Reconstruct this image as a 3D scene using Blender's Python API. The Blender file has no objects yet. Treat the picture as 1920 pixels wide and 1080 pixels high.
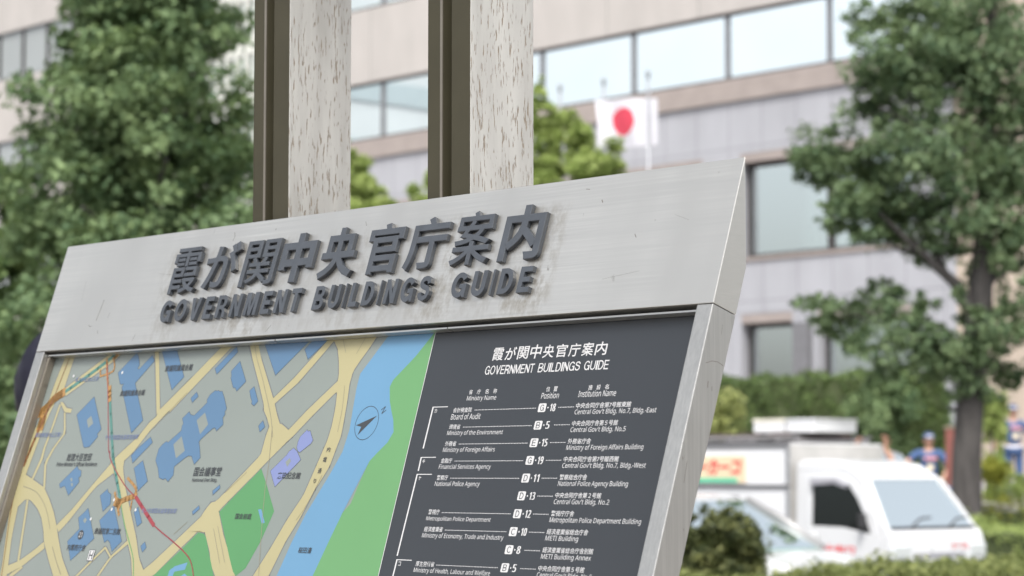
import bpy, bmesh, math, random
import numpy as np
from mathutils import Vector, Matrix
from math import radians, sin, cos, pi

# ------------------------------------------------------------------ camera, sky, sun, exposure
scene = bpy.context.scene
COL = scene.collection
EYE = 1.62
FPX, PITCH = 4429.0, 0.0785          # focal length in pixels of a 1920 px wide picture
YAW = 0.8326                          # the board and the facades run at this angle to the picture
cam_data = bpy.data.cameras.new('camera'); cam = bpy.data.objects.new('camera', cam_data); COL.objects.link(cam)
cam_data.sensor_width = 22.3; cam_data.lens = FPX / 1920 * 22.3
cam.location = (0, 0, EYE); cam.rotation_euler = (pi / 2 + PITCH, 0, 0)
cam_data.clip_start = 0.05; cam_data.clip_end = 2000
cam_data.dof.use_dof = True; cam_data.dof.focus_distance = 2.72; cam_data.dof.aperture_fstop = 5.4
scene.camera = cam

SUN_EL, SUN_AZ = radians(56), radians(186)     # azimuth clockwise from +Y
world = bpy.data.worlds.new('World'); scene.world = world; world.use_nodes = True
wn = world.node_tree.nodes; wl = world.node_tree.links; wn.clear()
sky = wn.new('ShaderNodeTexSky'); sky.sky_type = 'NISHITA'; sky.sun_disc = False
sky.sun_elevation = SUN_EL; sky.sun_rotation = SUN_AZ; sky.dust_density = 4.0; sky.air_density = 1.0; sky.ozone_density = 1.0
hs = wn.new('ShaderNodeHueSaturation'); hs.inputs['Saturation'].default_value = 0.28
bg = wn.new('ShaderNodeBackground'); bg.inputs['Strength'].default_value = 0.15
wo = wn.new('ShaderNodeOutputWorld')
wl.new(sky.outputs[0], hs.inputs['Color']); wl.new(hs.outputs[0], bg.inputs['Color']); wl.new(bg.outputs[0], wo.inputs['Surface'])
sun_d = bpy.data.lights.new('sun', 'SUN'); sun_d.energy = 1.5; sun_d.angle = radians(14); sun_d.color = (1, .96, .9)
sun = bpy.data.objects.new('sun', sun_d); COL.objects.link(sun)
sdir = Vector((sin(SUN_AZ) * cos(SUN_EL), cos(SUN_AZ) * cos(SUN_EL), sin(SUN_EL)))
sun.rotation_euler = sdir.to_track_quat('Z', 'Y').to_euler(); sun.location = sdir * 60
scene.view_settings.view_transform = 'Standard'; scene.view_settings.look = 'None'
scene.view_settings.exposure = 1.06; scene.view_settings.gamma = 1.0; scene.view_settings.use_curve_mapping = False
scene.render.engine = 'CYCLES'
scene.cycles.max_bounces = 6; scene.cycles.diffuse_bounces = 3; scene.cycles.glossy_bounces = 3
scene.cycles.transparent_max_bounces = 8; scene.cycles.caustics_reflective = False; scene.cycles.caustics_refractive = False
try: scene.cycles.use_denoising = True
except Exception: pass

# ------------------------------------------------------------------ frames of reference
CY, SY = cos(YAW), sin(YAW)
def SE(s, e, z=0.0):                  # street frame (along the facades, away from the viewer, up) -> world
    return Vector((s * CY + e * SY, -s * SY + e * CY, z))
def at(px, py, depth):                # a point seen at that pixel of the photograph, that deep
    x = (px - 960) / FPX; z = -(py - 540) / FPX
    yy = cos(PITCH) - z * sin(PITCH)
    return Vector((x / yy * depth, depth, EYE + (sin(PITCH) + z * cos(PITCH)) / yy * depth))
def to_se(p): return (p.x * CY - p.y * SY, p.x * SY + p.y * CY)
def terrain(e):
    pts = [(-200, 0), (24, 0), (32.2, .58), (36, 1.15), (60, 1.9), (500, 1.9)]
    for (a, za), (b, zb) in zip(pts, pts[1:]):
        if a <= e <= b: return za + (zb - za) * (e - a) / (b - a)
    return 0.0

# ------------------------------------------------------------------ materials
MATS = {}
def new_mat(name):
    m = bpy.data.materials.new(name); m.use_nodes = True
    nt = m.node_tree; b = nt.nodes['Principled BSDF']
    return m, nt, b
def coords(nt, scale, kind='Object'):
    tc = nt.nodes.new('ShaderNodeTexCoord'); mp = nt.nodes.new('ShaderNodeMapping'); mp.inputs['Scale'].default_value = scale
    nt.links.new(tc.outputs[kind], mp.inputs[0]); return mp.outputs[0]
def noise(nt, vec, scale=1.0, detail=4, rough=.55):
    n = nt.nodes.new('ShaderNodeTexNoise'); n.inputs['Scale'].default_value = scale; n.inputs['Detail'].default_value = detail
    n.inputs['Roughness'].default_value = rough; nt.links.new(vec, n.inputs['Vector']); return n.outputs['Fac']
def ramp(nt, fac, stops):
    r = nt.nodes.new('ShaderNodeValToRGB'); el = r.color_ramp.elements
    while len(el) < len(stops): el.new(0.5)
    for k, (p, c) in enumerate(stops):
        el[k].position = p; el[k].color = (*c, 1) if len(c) == 3 else c
    nt.links.new(fac, r.inputs[0]); return r.outputs[0]
def mix(nt, fac, a, b, mode='MIX'):
    x = nt.nodes.new('ShaderNodeMix'); x.data_type = 'RGBA'; x.blend_type = mode
    for sock, val in ((x.inputs[0], fac), (x.inputs[6], a), (x.inputs[7], b)):
        if hasattr(val, 'is_linked'): nt.links.new(val, sock)
        elif isinstance(val, (int, float)): sock.default_value = val
        else: sock.default_value = (*val, 1) if len(val) == 3 else val
    return x.outputs[2]
def bump(nt, b, height, strength=.3, dist=.01):
    n = nt.nodes.new('ShaderNodeBump'); n.inputs['Strength'].default_value = strength; n.inputs['Distance'].default_value = dist
    nt.links.new(height, n.inputs['Height']); nt.links.new(n.outputs[0], b.inputs['Normal'])
def plain(name, col, rough=.5, metal=0.0, var=.12, scale=6.0, spec=.5, coat=0.0):
    if name in MATS: return MATS[name]
    m, nt, b = new_mat(name)
    f = noise(nt, coords(nt, (scale,) * 3), 1.0, 5)
    c = ramp(nt, f, [(.25, tuple(x * (1 - var) for x in col)), (.75, tuple(min(1, x * (1 + var)) for x in col))])
    nt.links.new(c, b.inputs['Base Color']); b.inputs['Roughness'].default_value = rough; b.inputs['Metallic'].default_value = metal
    b.inputs['Specular IOR Level'].default_value = spec; b.inputs['Coat Weight'].default_value = coat
    MATS[name] = m; return m
def steel(name, col, stretch, rough=.34, specks=True, grime=None):
    m, nt, b = new_mat(name)
    f = noise(nt, coords(nt, stretch), 1.0, 6, .7)
    big = noise(nt, coords(nt, (5, 5, 5)), 1.0, 3)
    c = ramp(nt, f, [(.25, tuple(x * .80 for x in col)), (.75, tuple(min(1, x * 1.12) for x in col))])
    c = mix(nt, ramp(nt, big, [(.35, (0, 0, 0)), (.7, (1, 1, 1))]), c, mix(nt, .35, c, (.58, .57, .53)))
    if specks:
        sp = noise(nt, coords(nt, (70, 70, 45)), 1.0, 3, .6)
        reg = noise(nt, coords(nt, (9, 9, 9)), 1.0, 2)
        k = nt.nodes.new('ShaderNodeMath'); k.operation = 'MULTIPLY'
        nt.links.new(ramp(nt, sp, [(.70, (0, 0, 0)), (.76, (1, 1, 1))]), k.inputs[0]); nt.links.new(ramp(nt, reg, [(.45, (0, 0, 0)), (.6, (1, 1, 1))]), k.inputs[1])
        c = mix(nt, k.outputs[0], c, (.17, .15, .12))
    if grime:
        x0, x1, z0, z1 = grime
        tc = nt.nodes.new('ShaderNodeTexCoord'); sx = nt.nodes.new('ShaderNodeSeparateXYZ'); nt.links.new(tc.outputs['Object'], sx.inputs[0])
        def band(out, a, b_, soft):
            u = nt.nodes.new('ShaderNodeMapRange'); u.interpolation_type = 'SMOOTHSTEP'; u.inputs['From Min'].default_value = a - soft; u.inputs['From Max'].default_value = a; nt.links.new(out, u.inputs[0])
            d = nt.nodes.new('ShaderNodeMapRange'); d.interpolation_type = 'SMOOTHSTEP'; d.inputs['From Min'].default_value = b_ + soft; d.inputs['From Max'].default_value = b_; nt.links.new(out, d.inputs[0])
            m_ = nt.nodes.new('ShaderNodeMath'); m_.operation = 'MULTIPLY'; nt.links.new(u.outputs[0], m_.inputs[0]); nt.links.new(d.outputs[0], m_.inputs[1]); return m_.outputs[0]
        def mul(a, b_):
            m_ = nt.nodes.new('ShaderNodeMath'); m_.operation = 'MULTIPLY'; nt.links.new(a, m_.inputs[0]); nt.links.new(b_, m_.inputs[1]); return m_.outputs[0]
        zone = mul(band(sx.outputs[0], x0, x1, .03), band(sx.outputs[2], z0, z1, .022))
        blot = ramp(nt, noise(nt, coords(nt, (60, 60, 34)), 1.0, 6, .7), [(.44, (0, 0, 0)), (.72, (1, 1, 1))])
        drip = ramp(nt, noise(nt, coords(nt, (75, 75, 6)), 1.0, 3, .6), [(.58, (0, 0, 0)), (.72, (1, 1, 1))])
        c = mix(nt, mul(zone, blot), c, (.30, .26, .20)); c = mix(nt, mul(zone, drip), c, (.40, .37, .32))
        film = ramp(nt, noise(nt, coords(nt, (7, 7, 1.2)), 1.0, 3, .5), [(.40, (0, 0, 0)), (.66, (1, 1, 1))])
        c = mix(nt, film, c, tuple(x * .86 for x in col))
    nt.links.new(c, b.inputs['Base Color']); b.inputs['Metallic'].default_value = .92
    r = nt.nodes.new('ShaderNodeMapRange'); r.inputs['To Min'].default_value = rough - .06; r.inputs['To Max'].default_value = rough + .10
    nt.links.new(f, r.inputs[0]); nt.links.new(r.outputs[0], b.inputs['Roughness'])
    bump(nt, b, f, .14, .001)
    return m
M_STEEL = steel('brushed_steel', (.57, .565, .54), (4, 60, 420))
M_STEEL_H = steel('brushed_steel_header', (.585, .57, .53), (4, 60, 420), grime=(-.37, .39, EYE + .3302 - .142, EYE + .3302 - .040))
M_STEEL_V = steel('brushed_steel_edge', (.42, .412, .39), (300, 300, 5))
M_LETTER = plain('letter_paint', (.040, .046, .055), .42, 0, .2, 40)
M_DARKGAP = plain('shadow_gap', (.03, .03, .03), .8)

def pitted(name):
    m, nt, b = new_mat(name)
    v = coords(nt, (400, 400, 56))
    f = noise(nt, v, 1.0, 4, .55)
    den = noise(nt, coords(nt, (30, 34, 7)), 1.0, 2)
    th = nt.nodes.new('ShaderNodeMapRange'); th.inputs['From Min'].default_value = .3; th.inputs['From Max'].default_value = .7
    th.inputs['To Min'].default_value = .03; th.inputs['To Max'].default_value = -.045
    nt.links.new(den, th.inputs[0])
    a = nt.nodes.new('ShaderNodeMath'); a.operation = 'SUBTRACT'; nt.links.new(f, a.inputs[0]); nt.links.new(th.outputs[0], a.inputs[1])
    pit = ramp(nt, a.outputs[0], [(.585, (0, 0, 0)), (.645, (1, 1, 1))])
    wide = noise(nt, coords(nt, (30, 30, 4)), 1.0, 4)
    base = ramp(nt, wide, [(.25, (.27, .265, .245)), (.5, (.36, .355, .335)), (.75, (.43, .425, .40))])
    nt.links.new(mix(nt, pit, base, (.20, .165, .125)), b.inputs['Base Color'])
    b.inputs['Roughness'].default_value = .55
    inv = nt.nodes.new('ShaderNodeMath'); inv.operation = 'MULTIPLY'; inv.inputs[1].default_value = -1; nt.links.new(pit, inv.inputs[0])
    bump(nt, b, inv.outputs[0], .5, .002)
    return m
M_PITTED = pitted('pitted_cladding')
M_BRONZE = plain('bronze_anodised', (.042, .038, .023), .62, .0, .12, 12, .25)
M_BRONZE_EDGE = plain('bronze_worn', (.19, .17, .14), .35, .5, .15, 20)

def leaf_mat(name, dark, light, trans=.3):
    m, nt, b = new_mat(name)
    at_ = nt.nodes.new('ShaderNodeAttribute'); at_.attribute_name = 'tint'
    c = ramp(nt, at_.outputs['Fac'], [(0, dark), (.7, tuple((a + d) / 2 for a, d in zip(dark, light))), (1, light)])
    nt.links.new(c, b.inputs['Base Color']); b.inputs['Roughness'].default_value = .6; b.inputs['Specular IOR Level'].default_value = .22
    t = nt.nodes.new('ShaderNodeBsdfTranslucent'); nt.links.new(mix(nt, .4, c, (.21, .30, .09)), t.inputs[0])
    ms = nt.nodes.new('ShaderNodeMixShader'); ms.inputs[0].default_value = trans
    nt.links.new(b.outputs[0], ms.inputs[1]); nt.links.new(t.outputs[0], ms.inputs[2])
    nt.links.new(ms.outputs[0], nt.nodes['Material Output'].inputs[0])
    return m
L_DEEP = leaf_mat('leaf_deep', (.066, .115, .056), (.27, .36, .165))
L_GINKGO = leaf_mat('leaf_ginkgo', (.062, .108, .058), (.28, .365, .185))
L_MID = leaf_mat('leaf_mid', (.05, .10, .035), (.23, .30, .10))
L_FRESH = leaf_mat('leaf_fresh', (.24, .32, .085), (.60, .68, .27), .45)
L_HEDGE = leaf_mat('leaf_hedge', (.06, .10, .035), (.20, .27, .09))
L_FRONT = leaf_mat('leaf_front_hedge', (.11, .135, .045), (.38, .40, .15), .35)
L_YELLOW = leaf_mat('leaf_yellow', (.20, .22, .03), (.45, .44, .08), .35)
L_DARK = leaf_mat('leaf_dark_red', (.038, .050, .022), (.20, .21, .075), .25)
L_PALE = leaf_mat('leaf_pale', (.28, .32, .11), (.58, .60, .26), .4)
L_GREY = leaf_mat('leaf_grey_green', (.16, .18, .12), (.36, .38, .26))

def bark():
    m, nt, b = new_mat('bark')
    f = noise(nt, coords(nt, (14, 14, 2.2)), 1.0, 6, .65)
    nt.links.new(ramp(nt, f, [(.3, (.03, .027, .026)), (.7, (.085, .078, .074))]), b.inputs['Base Color']); b.inputs['Roughness'].default_value = .9
    bump(nt, b, f, .8, .03); return m
M_BARK = bark()

def panel_wall(name, col, pitch, joint=.018, hpitch=None):
    m, nt, b = new_mat(name)
    tc = nt.nodes.new('ShaderNodeTexCoord'); sx = nt.nodes.new('ShaderNodeSeparateXYZ'); nt.links.new(tc.outputs['Object'], sx.inputs[0])
    def line(out, p):
        a = nt.nodes.new('ShaderNodeMath'); a.operation = 'PINGPONG'; a.inputs[1].default_value = p / 2; nt.links.new(out, a.inputs[0])
        l = nt.nodes.new('ShaderNodeMath'); l.operation = 'LESS_THAN'; l.inputs[1].default_value = joint; nt.links.new(a.outputs[0], l.inputs[0]); return l.outputs[0]
    k = line(sx.outputs[0], pitch)
    if hpitch:
        mx = nt.nodes.new('ShaderNodeMath'); mx.operation = 'MAXIMUM'; nt.links.new(k, mx.inputs[0]); nt.links.new(line(sx.outputs[2], hpitch), mx.inputs[1]); k = mx.outputs[0]
    f = noise(nt, coords(nt, (.9, .9, .35)), 1.0, 6, .6)
    c = ramp(nt, f, [(.3, tuple(x * .9 for x in col)), (.7, tuple(x * 1.08 for x in col))])
    nt.links.new(mix(nt, k, c, tuple(x * .62 for x in col)), b.inputs['Base Color']); b.inputs['Roughness'].default_value = .6
    return m
M_WALL_UP = panel_wall('wall_beige', (.42, .395, .372), 3.5, .02)
M_WALL_LOW = panel_wall('wall_grey_tile', (.345, .35, .375), 1.16, .014, 2.03)
M_WALL_SIDE = panel_wall('wall_tan', (.44, .37, .30), 3.0, .02, 4.1)
M_FRIEZE = plain('frieze_brown', (.30, .26, .24), .6, 0, .12, 2)
M_FRAME_DK = plain('window_frame_dark', (.05, .046, .045), .5, .3)
M_FRAME_MID = plain('window_frame_grey', (.20, .20, .21), .5, .4)

def mirror_glass(name, tint, rough=.02):
    m, nt, b = new_mat(name)
    f = noise(nt, coords(nt, (.25, .25, .25)), 1.0, 2)
    nt.links.new(ramp(nt, f, [(.3, tuple(x * .92 for x in tint)), (.7, tint)]), b.inputs['Base Color'])
    b.inputs['Metallic'].default_value = 1; b.inputs['Roughness'].default_value = rough
    bump(nt, b, f, .02, .05)
    return m
M_MIRROR = mirror_glass('coated_glass', (.90, .96, .97))
M_MIRROR2 = mirror_glass('coated_glass_dim', (.42, .45, .45)); M_MIRROR2.node_tree.nodes['Principled BSDF'].inputs['Metallic'].default_value = .25
def clear_glass(name, tint, refl=.22, rough=.02):
    m, nt, b = new_mat(name)
    g = nt.nodes.new('ShaderNodeBsdfGlossy'); g.inputs['Roughness'].default_value = rough; g.inputs['Color'].default_value = (.90, .98, .98, 1)
    t = nt.nodes.new('ShaderNodeBsdfTransparent'); t.inputs[0].default_value = (*tint, 1)
    fr = nt.nodes.new('ShaderNodeFresnel'); fr.inputs[0].default_value = 1.5
    a = nt.nodes.new('ShaderNodeMath'); a.operation = 'ADD'; a.inputs[1].default_value = refl; a.use_clamp = True; nt.links.new(fr.outputs[0], a.inputs[0])
    ms = nt.nodes.new('ShaderNodeMixShader'); nt.links.new(a.outputs[0], ms.inputs[0]); nt.links.new(t.outputs[0], ms.inputs[1]); nt.links.new(g.outputs[0], ms.inputs[2])
    nt.links.new(ms.outputs[0], nt.nodes['Material Output'].inputs[0]); return m
M_GLASS = clear_glass('window_glass', (.92, 1, 1), .60)
M_CARGLASS = clear_glass('car_glass', (.46, .74, .64), .0)
M_CARGLASS_DK = clear_glass('car_glass_dark', (.12, .15, .15), .0)
M_SCREEN = clear_glass('windscreen_glass', (.8, .9, .86), .84)
M_BLIND = plain('blind_fabric', (.80, .88, .88), .8, 0, .06, 3)
M_ROOM = plain('room_dark', (.05, .055, .055), .9)
M_WHITE = plain('white_paint', (.62, .63, .645), .25, 0, .03, 2, .5, .5)
M_WHITE2 = plain('white_box_panel', (.72, .73, .75), .35, 0, .05, 2)
M_SILVER = plain('silver_paint', (.60, .595, .58), .4, .1, .06, 3, .5, .4)
M_SEDAN = plain('pale_car_paint', (.60, .61, .61), .25, .1, .04, 2, .5, .6)
M_RUBBER = plain('tyre_rubber', (.02, .02, .02), .8)
M_ALLOY = plain('wheel_metal', (.45, .45, .45), .35, .8)
M_BLACK = plain('black_plastic', (.025, .025, .027), .5)
M_GREYPL = plain('grey_plastic', (.30, .30, .33), .5)
M_SEAT = plain('seat_cloth', (.05, .05, .055), .9)
M_LAMP = plain('lamp_lens', (.75, .78, .80), .1, .3, .05, 20)
M_RED = plain('sign_red', (.62, .035, .045), .5, 0, .1)
M_CREAM = plain('sign_cream', (.72, .58, .40), .6, 0, .08)
M_MINT = plain('sign_green', (.10, .55, .34), .5, 0, .08)
M_FLAGW = plain('flag_white', (.56, .56, .60), .8, 0, .03)
M_FLAGR = plain('flag_red', (.55, .05, .085), .8, 0, .05)
M_POLE = plain('flagpole_white', (.30, .31, .33), .4, .3)
M_CONC = plain('concrete', (.30, .285, .265), .85, 0, .18, 3)
M_ASPH = plain('asphalt', (.055, .055, .058), .9, 0, .3, 9)
M_PAVE = plain('pavement', (.30, .28, .26), .85, 0, .2, 6)
M_PLAZA = plain('plaza_stone', (.27, .25, .25), .8, 0, .18, 2)
M_LINE = plain('road_paint', (.72, .72, .70), .7)
M_SOIL = plain('soil', (.09, .07, .05), .95, 0, .4, 12)
M_REDPOLE = plain('red_brown_paint', (.30, .11, .09), .6, 0, .12)
M_BLUEPL = plain('blue_plastic', (.16, .42, .78), .4)
M_SKIN = plain('skin', (.52, .30, .21), .55, 0, .06, 20)
M_LIP = plain('lip', (.38, .15, .13), .5)
M_HAIR = plain('black_hair', (.008, .008, .016), .55, 0, .3, 60, .2)
M_NAVY = plain('uniform_blue', (.05, .095, .21), .8, 0, .12, 14)
M_NAVY_DK = plain('navy_jacket', (.012, .014, .045), .75, 0, .2, 10)
M_GLOVE = plain('white_glove', (.78, .78, .80), .8)
M_CAP = plain('cap_blue', (.035, .07, .17), .7)
M_TANPATCH = plain('cream_patch', (.66, .58, .42), .8)
M_PINKPATCH = plain('pink_patch', (.62, .30, .33), .8)
M_SHOE = plain('black_leather', (.02, .02, .02), .4)
M_WORK = plain('grey_workwear', (.30, .29, .29), .85)

# ------------------------------------------------------------------ building blocks
def tag(o, label=None, cat=None, group=None, kind=None):
    for k, v in (('label', label), ('category', cat), ('group', group), ('kind', kind)):
        if v: o[k] = v
    return o
def thing(name, label, cat, loc=(0, 0, 0), rz=0.0, group=None):
    o = bpy.data.objects.new(name, None); COL.objects.link(o); o.empty_display_size = .2
    o.location = loc; o.rotation_euler = (0, 0, rz); return tag(o, label, cat, group)
def link(name, me, mats, parent=None, loc=(0, 0, 0), rz=0.0):
    o = bpy.data.objects.new(name, me); COL.objects.link(o)
    for m in (mats if isinstance(mats, (list, tuple)) else [mats]): me.materials.append(m)
    if parent: o.parent = parent
    o.location = loc; o.rotation_euler = (0, 0, rz); return o
class MB:
    def __init__(self): self.v = []; self.f = []; self.m = []; self.sm = []
    def face(self, pts, mi=0, smooth=False):
        k = len(self.v); self.v += [tuple(p) for p in pts]; self.f.append(list(range(k, k + len(pts)))); self.m.append(mi); self.sm.append(smooth)
    def box(self, a, b, mi=0):
        x0, y0, z0 = (min(p, q) for p, q in zip(a, b)); x1, y1, z1 = (max(p, q) for p, q in zip(a, b))
        k = len(self.v)
        self.v += [(x0, y0, z0), (x1, y0, z0), (x1, y1, z0), (x0, y1, z0), (x0, y0, z1), (x1, y0, z1), (x1, y1, z1), (x0, y1, z1)]
        for q in ((0, 3, 2, 1), (4, 5, 6, 7), (0, 1, 5, 4), (1, 2, 6, 5), (2, 3, 7, 6), (3, 0, 4, 7)):
            self.f.append([k + i for i in q]); self.m.append(mi); self.sm.append(False)
    def prism(self, poly, fn, mi=0):   # poly: 2-D points; fn(p, 0/1) -> 3-D on the two end caps
        n = len(poly); k = len(self.v)
        self.v += [tuple(fn(p, 0)) for p in poly] + [tuple(fn(p, 1)) for p in poly]
        self.f.append([k + i for i in range(n)][::-1]); self.f.append([k + n + i for i in range(n)])
        for i in range(n): self.f.append([k + i, k + (i + 1) % n, k + n + (i + 1) % n, k + n + i])
        self.m += [mi] * (n + 2); self.sm += [False] * (n + 2)
    def tube(self, pts, radii, n=10, mi=0, cap=True):
        pts = [Vector(p) for p in pts]
        if not isinstance(radii, (list, tuple)): radii = [radii] * len(pts)
        k = len(self.v); ref = Vector((0, 0, 1))
        for i, p in enumerate(pts):
            t = (pts[min(i + 1, len(pts) - 1)] - pts[max(i - 1, 0)]).normalized()
            r = ref if abs(t.dot(ref)) < .9 else Vector((1, 0, 0))
            a = t.cross(r).normalized(); b = t.cross(a)
            for j in range(n):
                q = 2 * pi * j / n; self.v.append(tuple(p + (a * cos(q) + b * sin(q)) * radii[i]))
        for i in range(len(pts) - 1):
            for j in range(n):
                self.f.append([k + i * n + j, k + i * n + (j + 1) % n, k + (i + 1) * n + (j + 1) % n, k + (i + 1) * n + j]); self.m.append(mi); self.sm.append(True)
        if cap:
            self.f.append([k + j for j in range(n)]); self.f.append([k + (len(pts) - 1) * n + j for j in range(n)][::-1]); self.m += [mi] * 2; self.sm += [False] * 2
    def lathe(self, prof, n=20, mi=0, c=(0, 0, 0), axis='Z'):
        k = len(self.v)
        for (r, h) in prof:
            for j in range(n):
                q = 2 * pi * j / n; a, b = r * cos(q), r * sin(q)
                p = (a, b, h) if axis == 'Z' else (a, h, b)
                self.v.append((c[0] + p[0], c[1] + p[1], c[2] + p[2]))
        for i in range(len(prof) - 1):
            for j in range(n):
                self.f.append([k + i * n + j, k + i * n + (j + 1) % n, k + (i + 1) * n + (j + 1) % n, k + (i + 1) * n + j]); self.m.append(mi); self.sm.append(True)
    def mesh(self, name, bevel=0.0, seg=2, fix=True, merge=0.0):
        me = bpy.data.meshes.new(name); me.from_pydata(self.v, [], self.f)
        me.polygons.foreach_set('material_index', self.m); me.polygons.foreach_set('use_smooth', self.sm); me.update()
        if bevel or fix or merge:
            bm = bmesh.new(); bm.from_mesh(me)
            if merge: bmesh.ops.remove_doubles(bm, verts=bm.verts, dist=merge)
            if fix: bmesh.ops.recalc_face_normals(bm, faces=bm.faces)
            if bevel:
                es = [x for x in bm.edges if x.is_manifold and x.calc_face_angle(0) > .5]
                bmesh.ops.bevel(bm, geom=es, offset=bevel, segments=seg, affect='EDGES', profile=.5, clamp_overlap=True)
            bm.to_mesh(me); bm.free()
        return me
    def build(self, name, mats, parent=None, bevel=0.0, loc=(0, 0, 0), rz=0.0, seg=2, fix=True, merge=0.0):
        return link(name, self.mesh(name, bevel, seg, fix, merge), mats, parent, loc, rz)
LATIN = None
try:
    import os
    _fp = os.path.join(bpy.utils.system_resource('DATAFILES'), 'fonts', 'NotoSansHebrew-Regular.woff2')
    if os.path.exists(_fp): LATIN = bpy.data.fonts.load(_fp)       # a plain sans that ships with Blender itself
except Exception: LATIN = None
def text_mesh(s, offset=0.0, extrude=0.0, bevel=0.0, res=3):
    c = bpy.data.curves.new('lettering', 'FONT'); c.body = s; c.size = 1
    if LATIN and all(ord(q) < 128 for q in s): c.font = LATIN
    c.offset = offset; c.extrude = extrude; c.bevel_depth = bevel; c.bevel_resolution = 1
    c.resolution_u = res; c.fill_mode = 'BOTH' if extrude else 'FRONT'
    o = bpy.data.objects.new('lettering', c); COL.objects.link(o)
    dg = bpy.context.evaluated_depsgraph_get(); me = bpy.data.meshes.new_from_object(o.evaluated_get(dg))
    bpy.data.objects.remove(o); bpy.data.curves.remove(c)
    n = len(me.vertices); co = np.zeros(n * 3); me.vertices.foreach_get('co', co); co = co.reshape(-1, 3)
    fs = [list(p.vertices) for p in me.polygons]; bpy.data.meshes.remove(me)
    return co, fs
_TX = {}
def text_into(mb, s, fit, fn, mi=0, offset=0.0, rot=0.0, res=2):
    """lay flat writing into a builder: fit = (x centre, y centre, width, height) in the plane, fn(x, y) -> 3-D point"""
    key = (s, offset, res)
    if key not in _TX: _TX[key] = text_mesh(s, offset, 0, 0, res)
    co, fs = _TX[key]
    lo, hi = co.min(0), co.max(0); cx, cy, w, h = fit
    k = len(mb.v); cr, sr = cos(rot), sin(rot)
    for x, y, _ in co:
        a = ((x - lo[0]) / (hi[0] - lo[0]) - .5) * w; b = ((y - lo[1]) / (hi[1] - lo[1]) - .5) * h
        mb.v.append(tuple(fn(cx + a * cr - b * sr, cy + a * sr + b * cr)))
    for f in fs: mb.f.append([k + i for i in f]); mb.m.append(mi); mb.sm.append(False)

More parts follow.
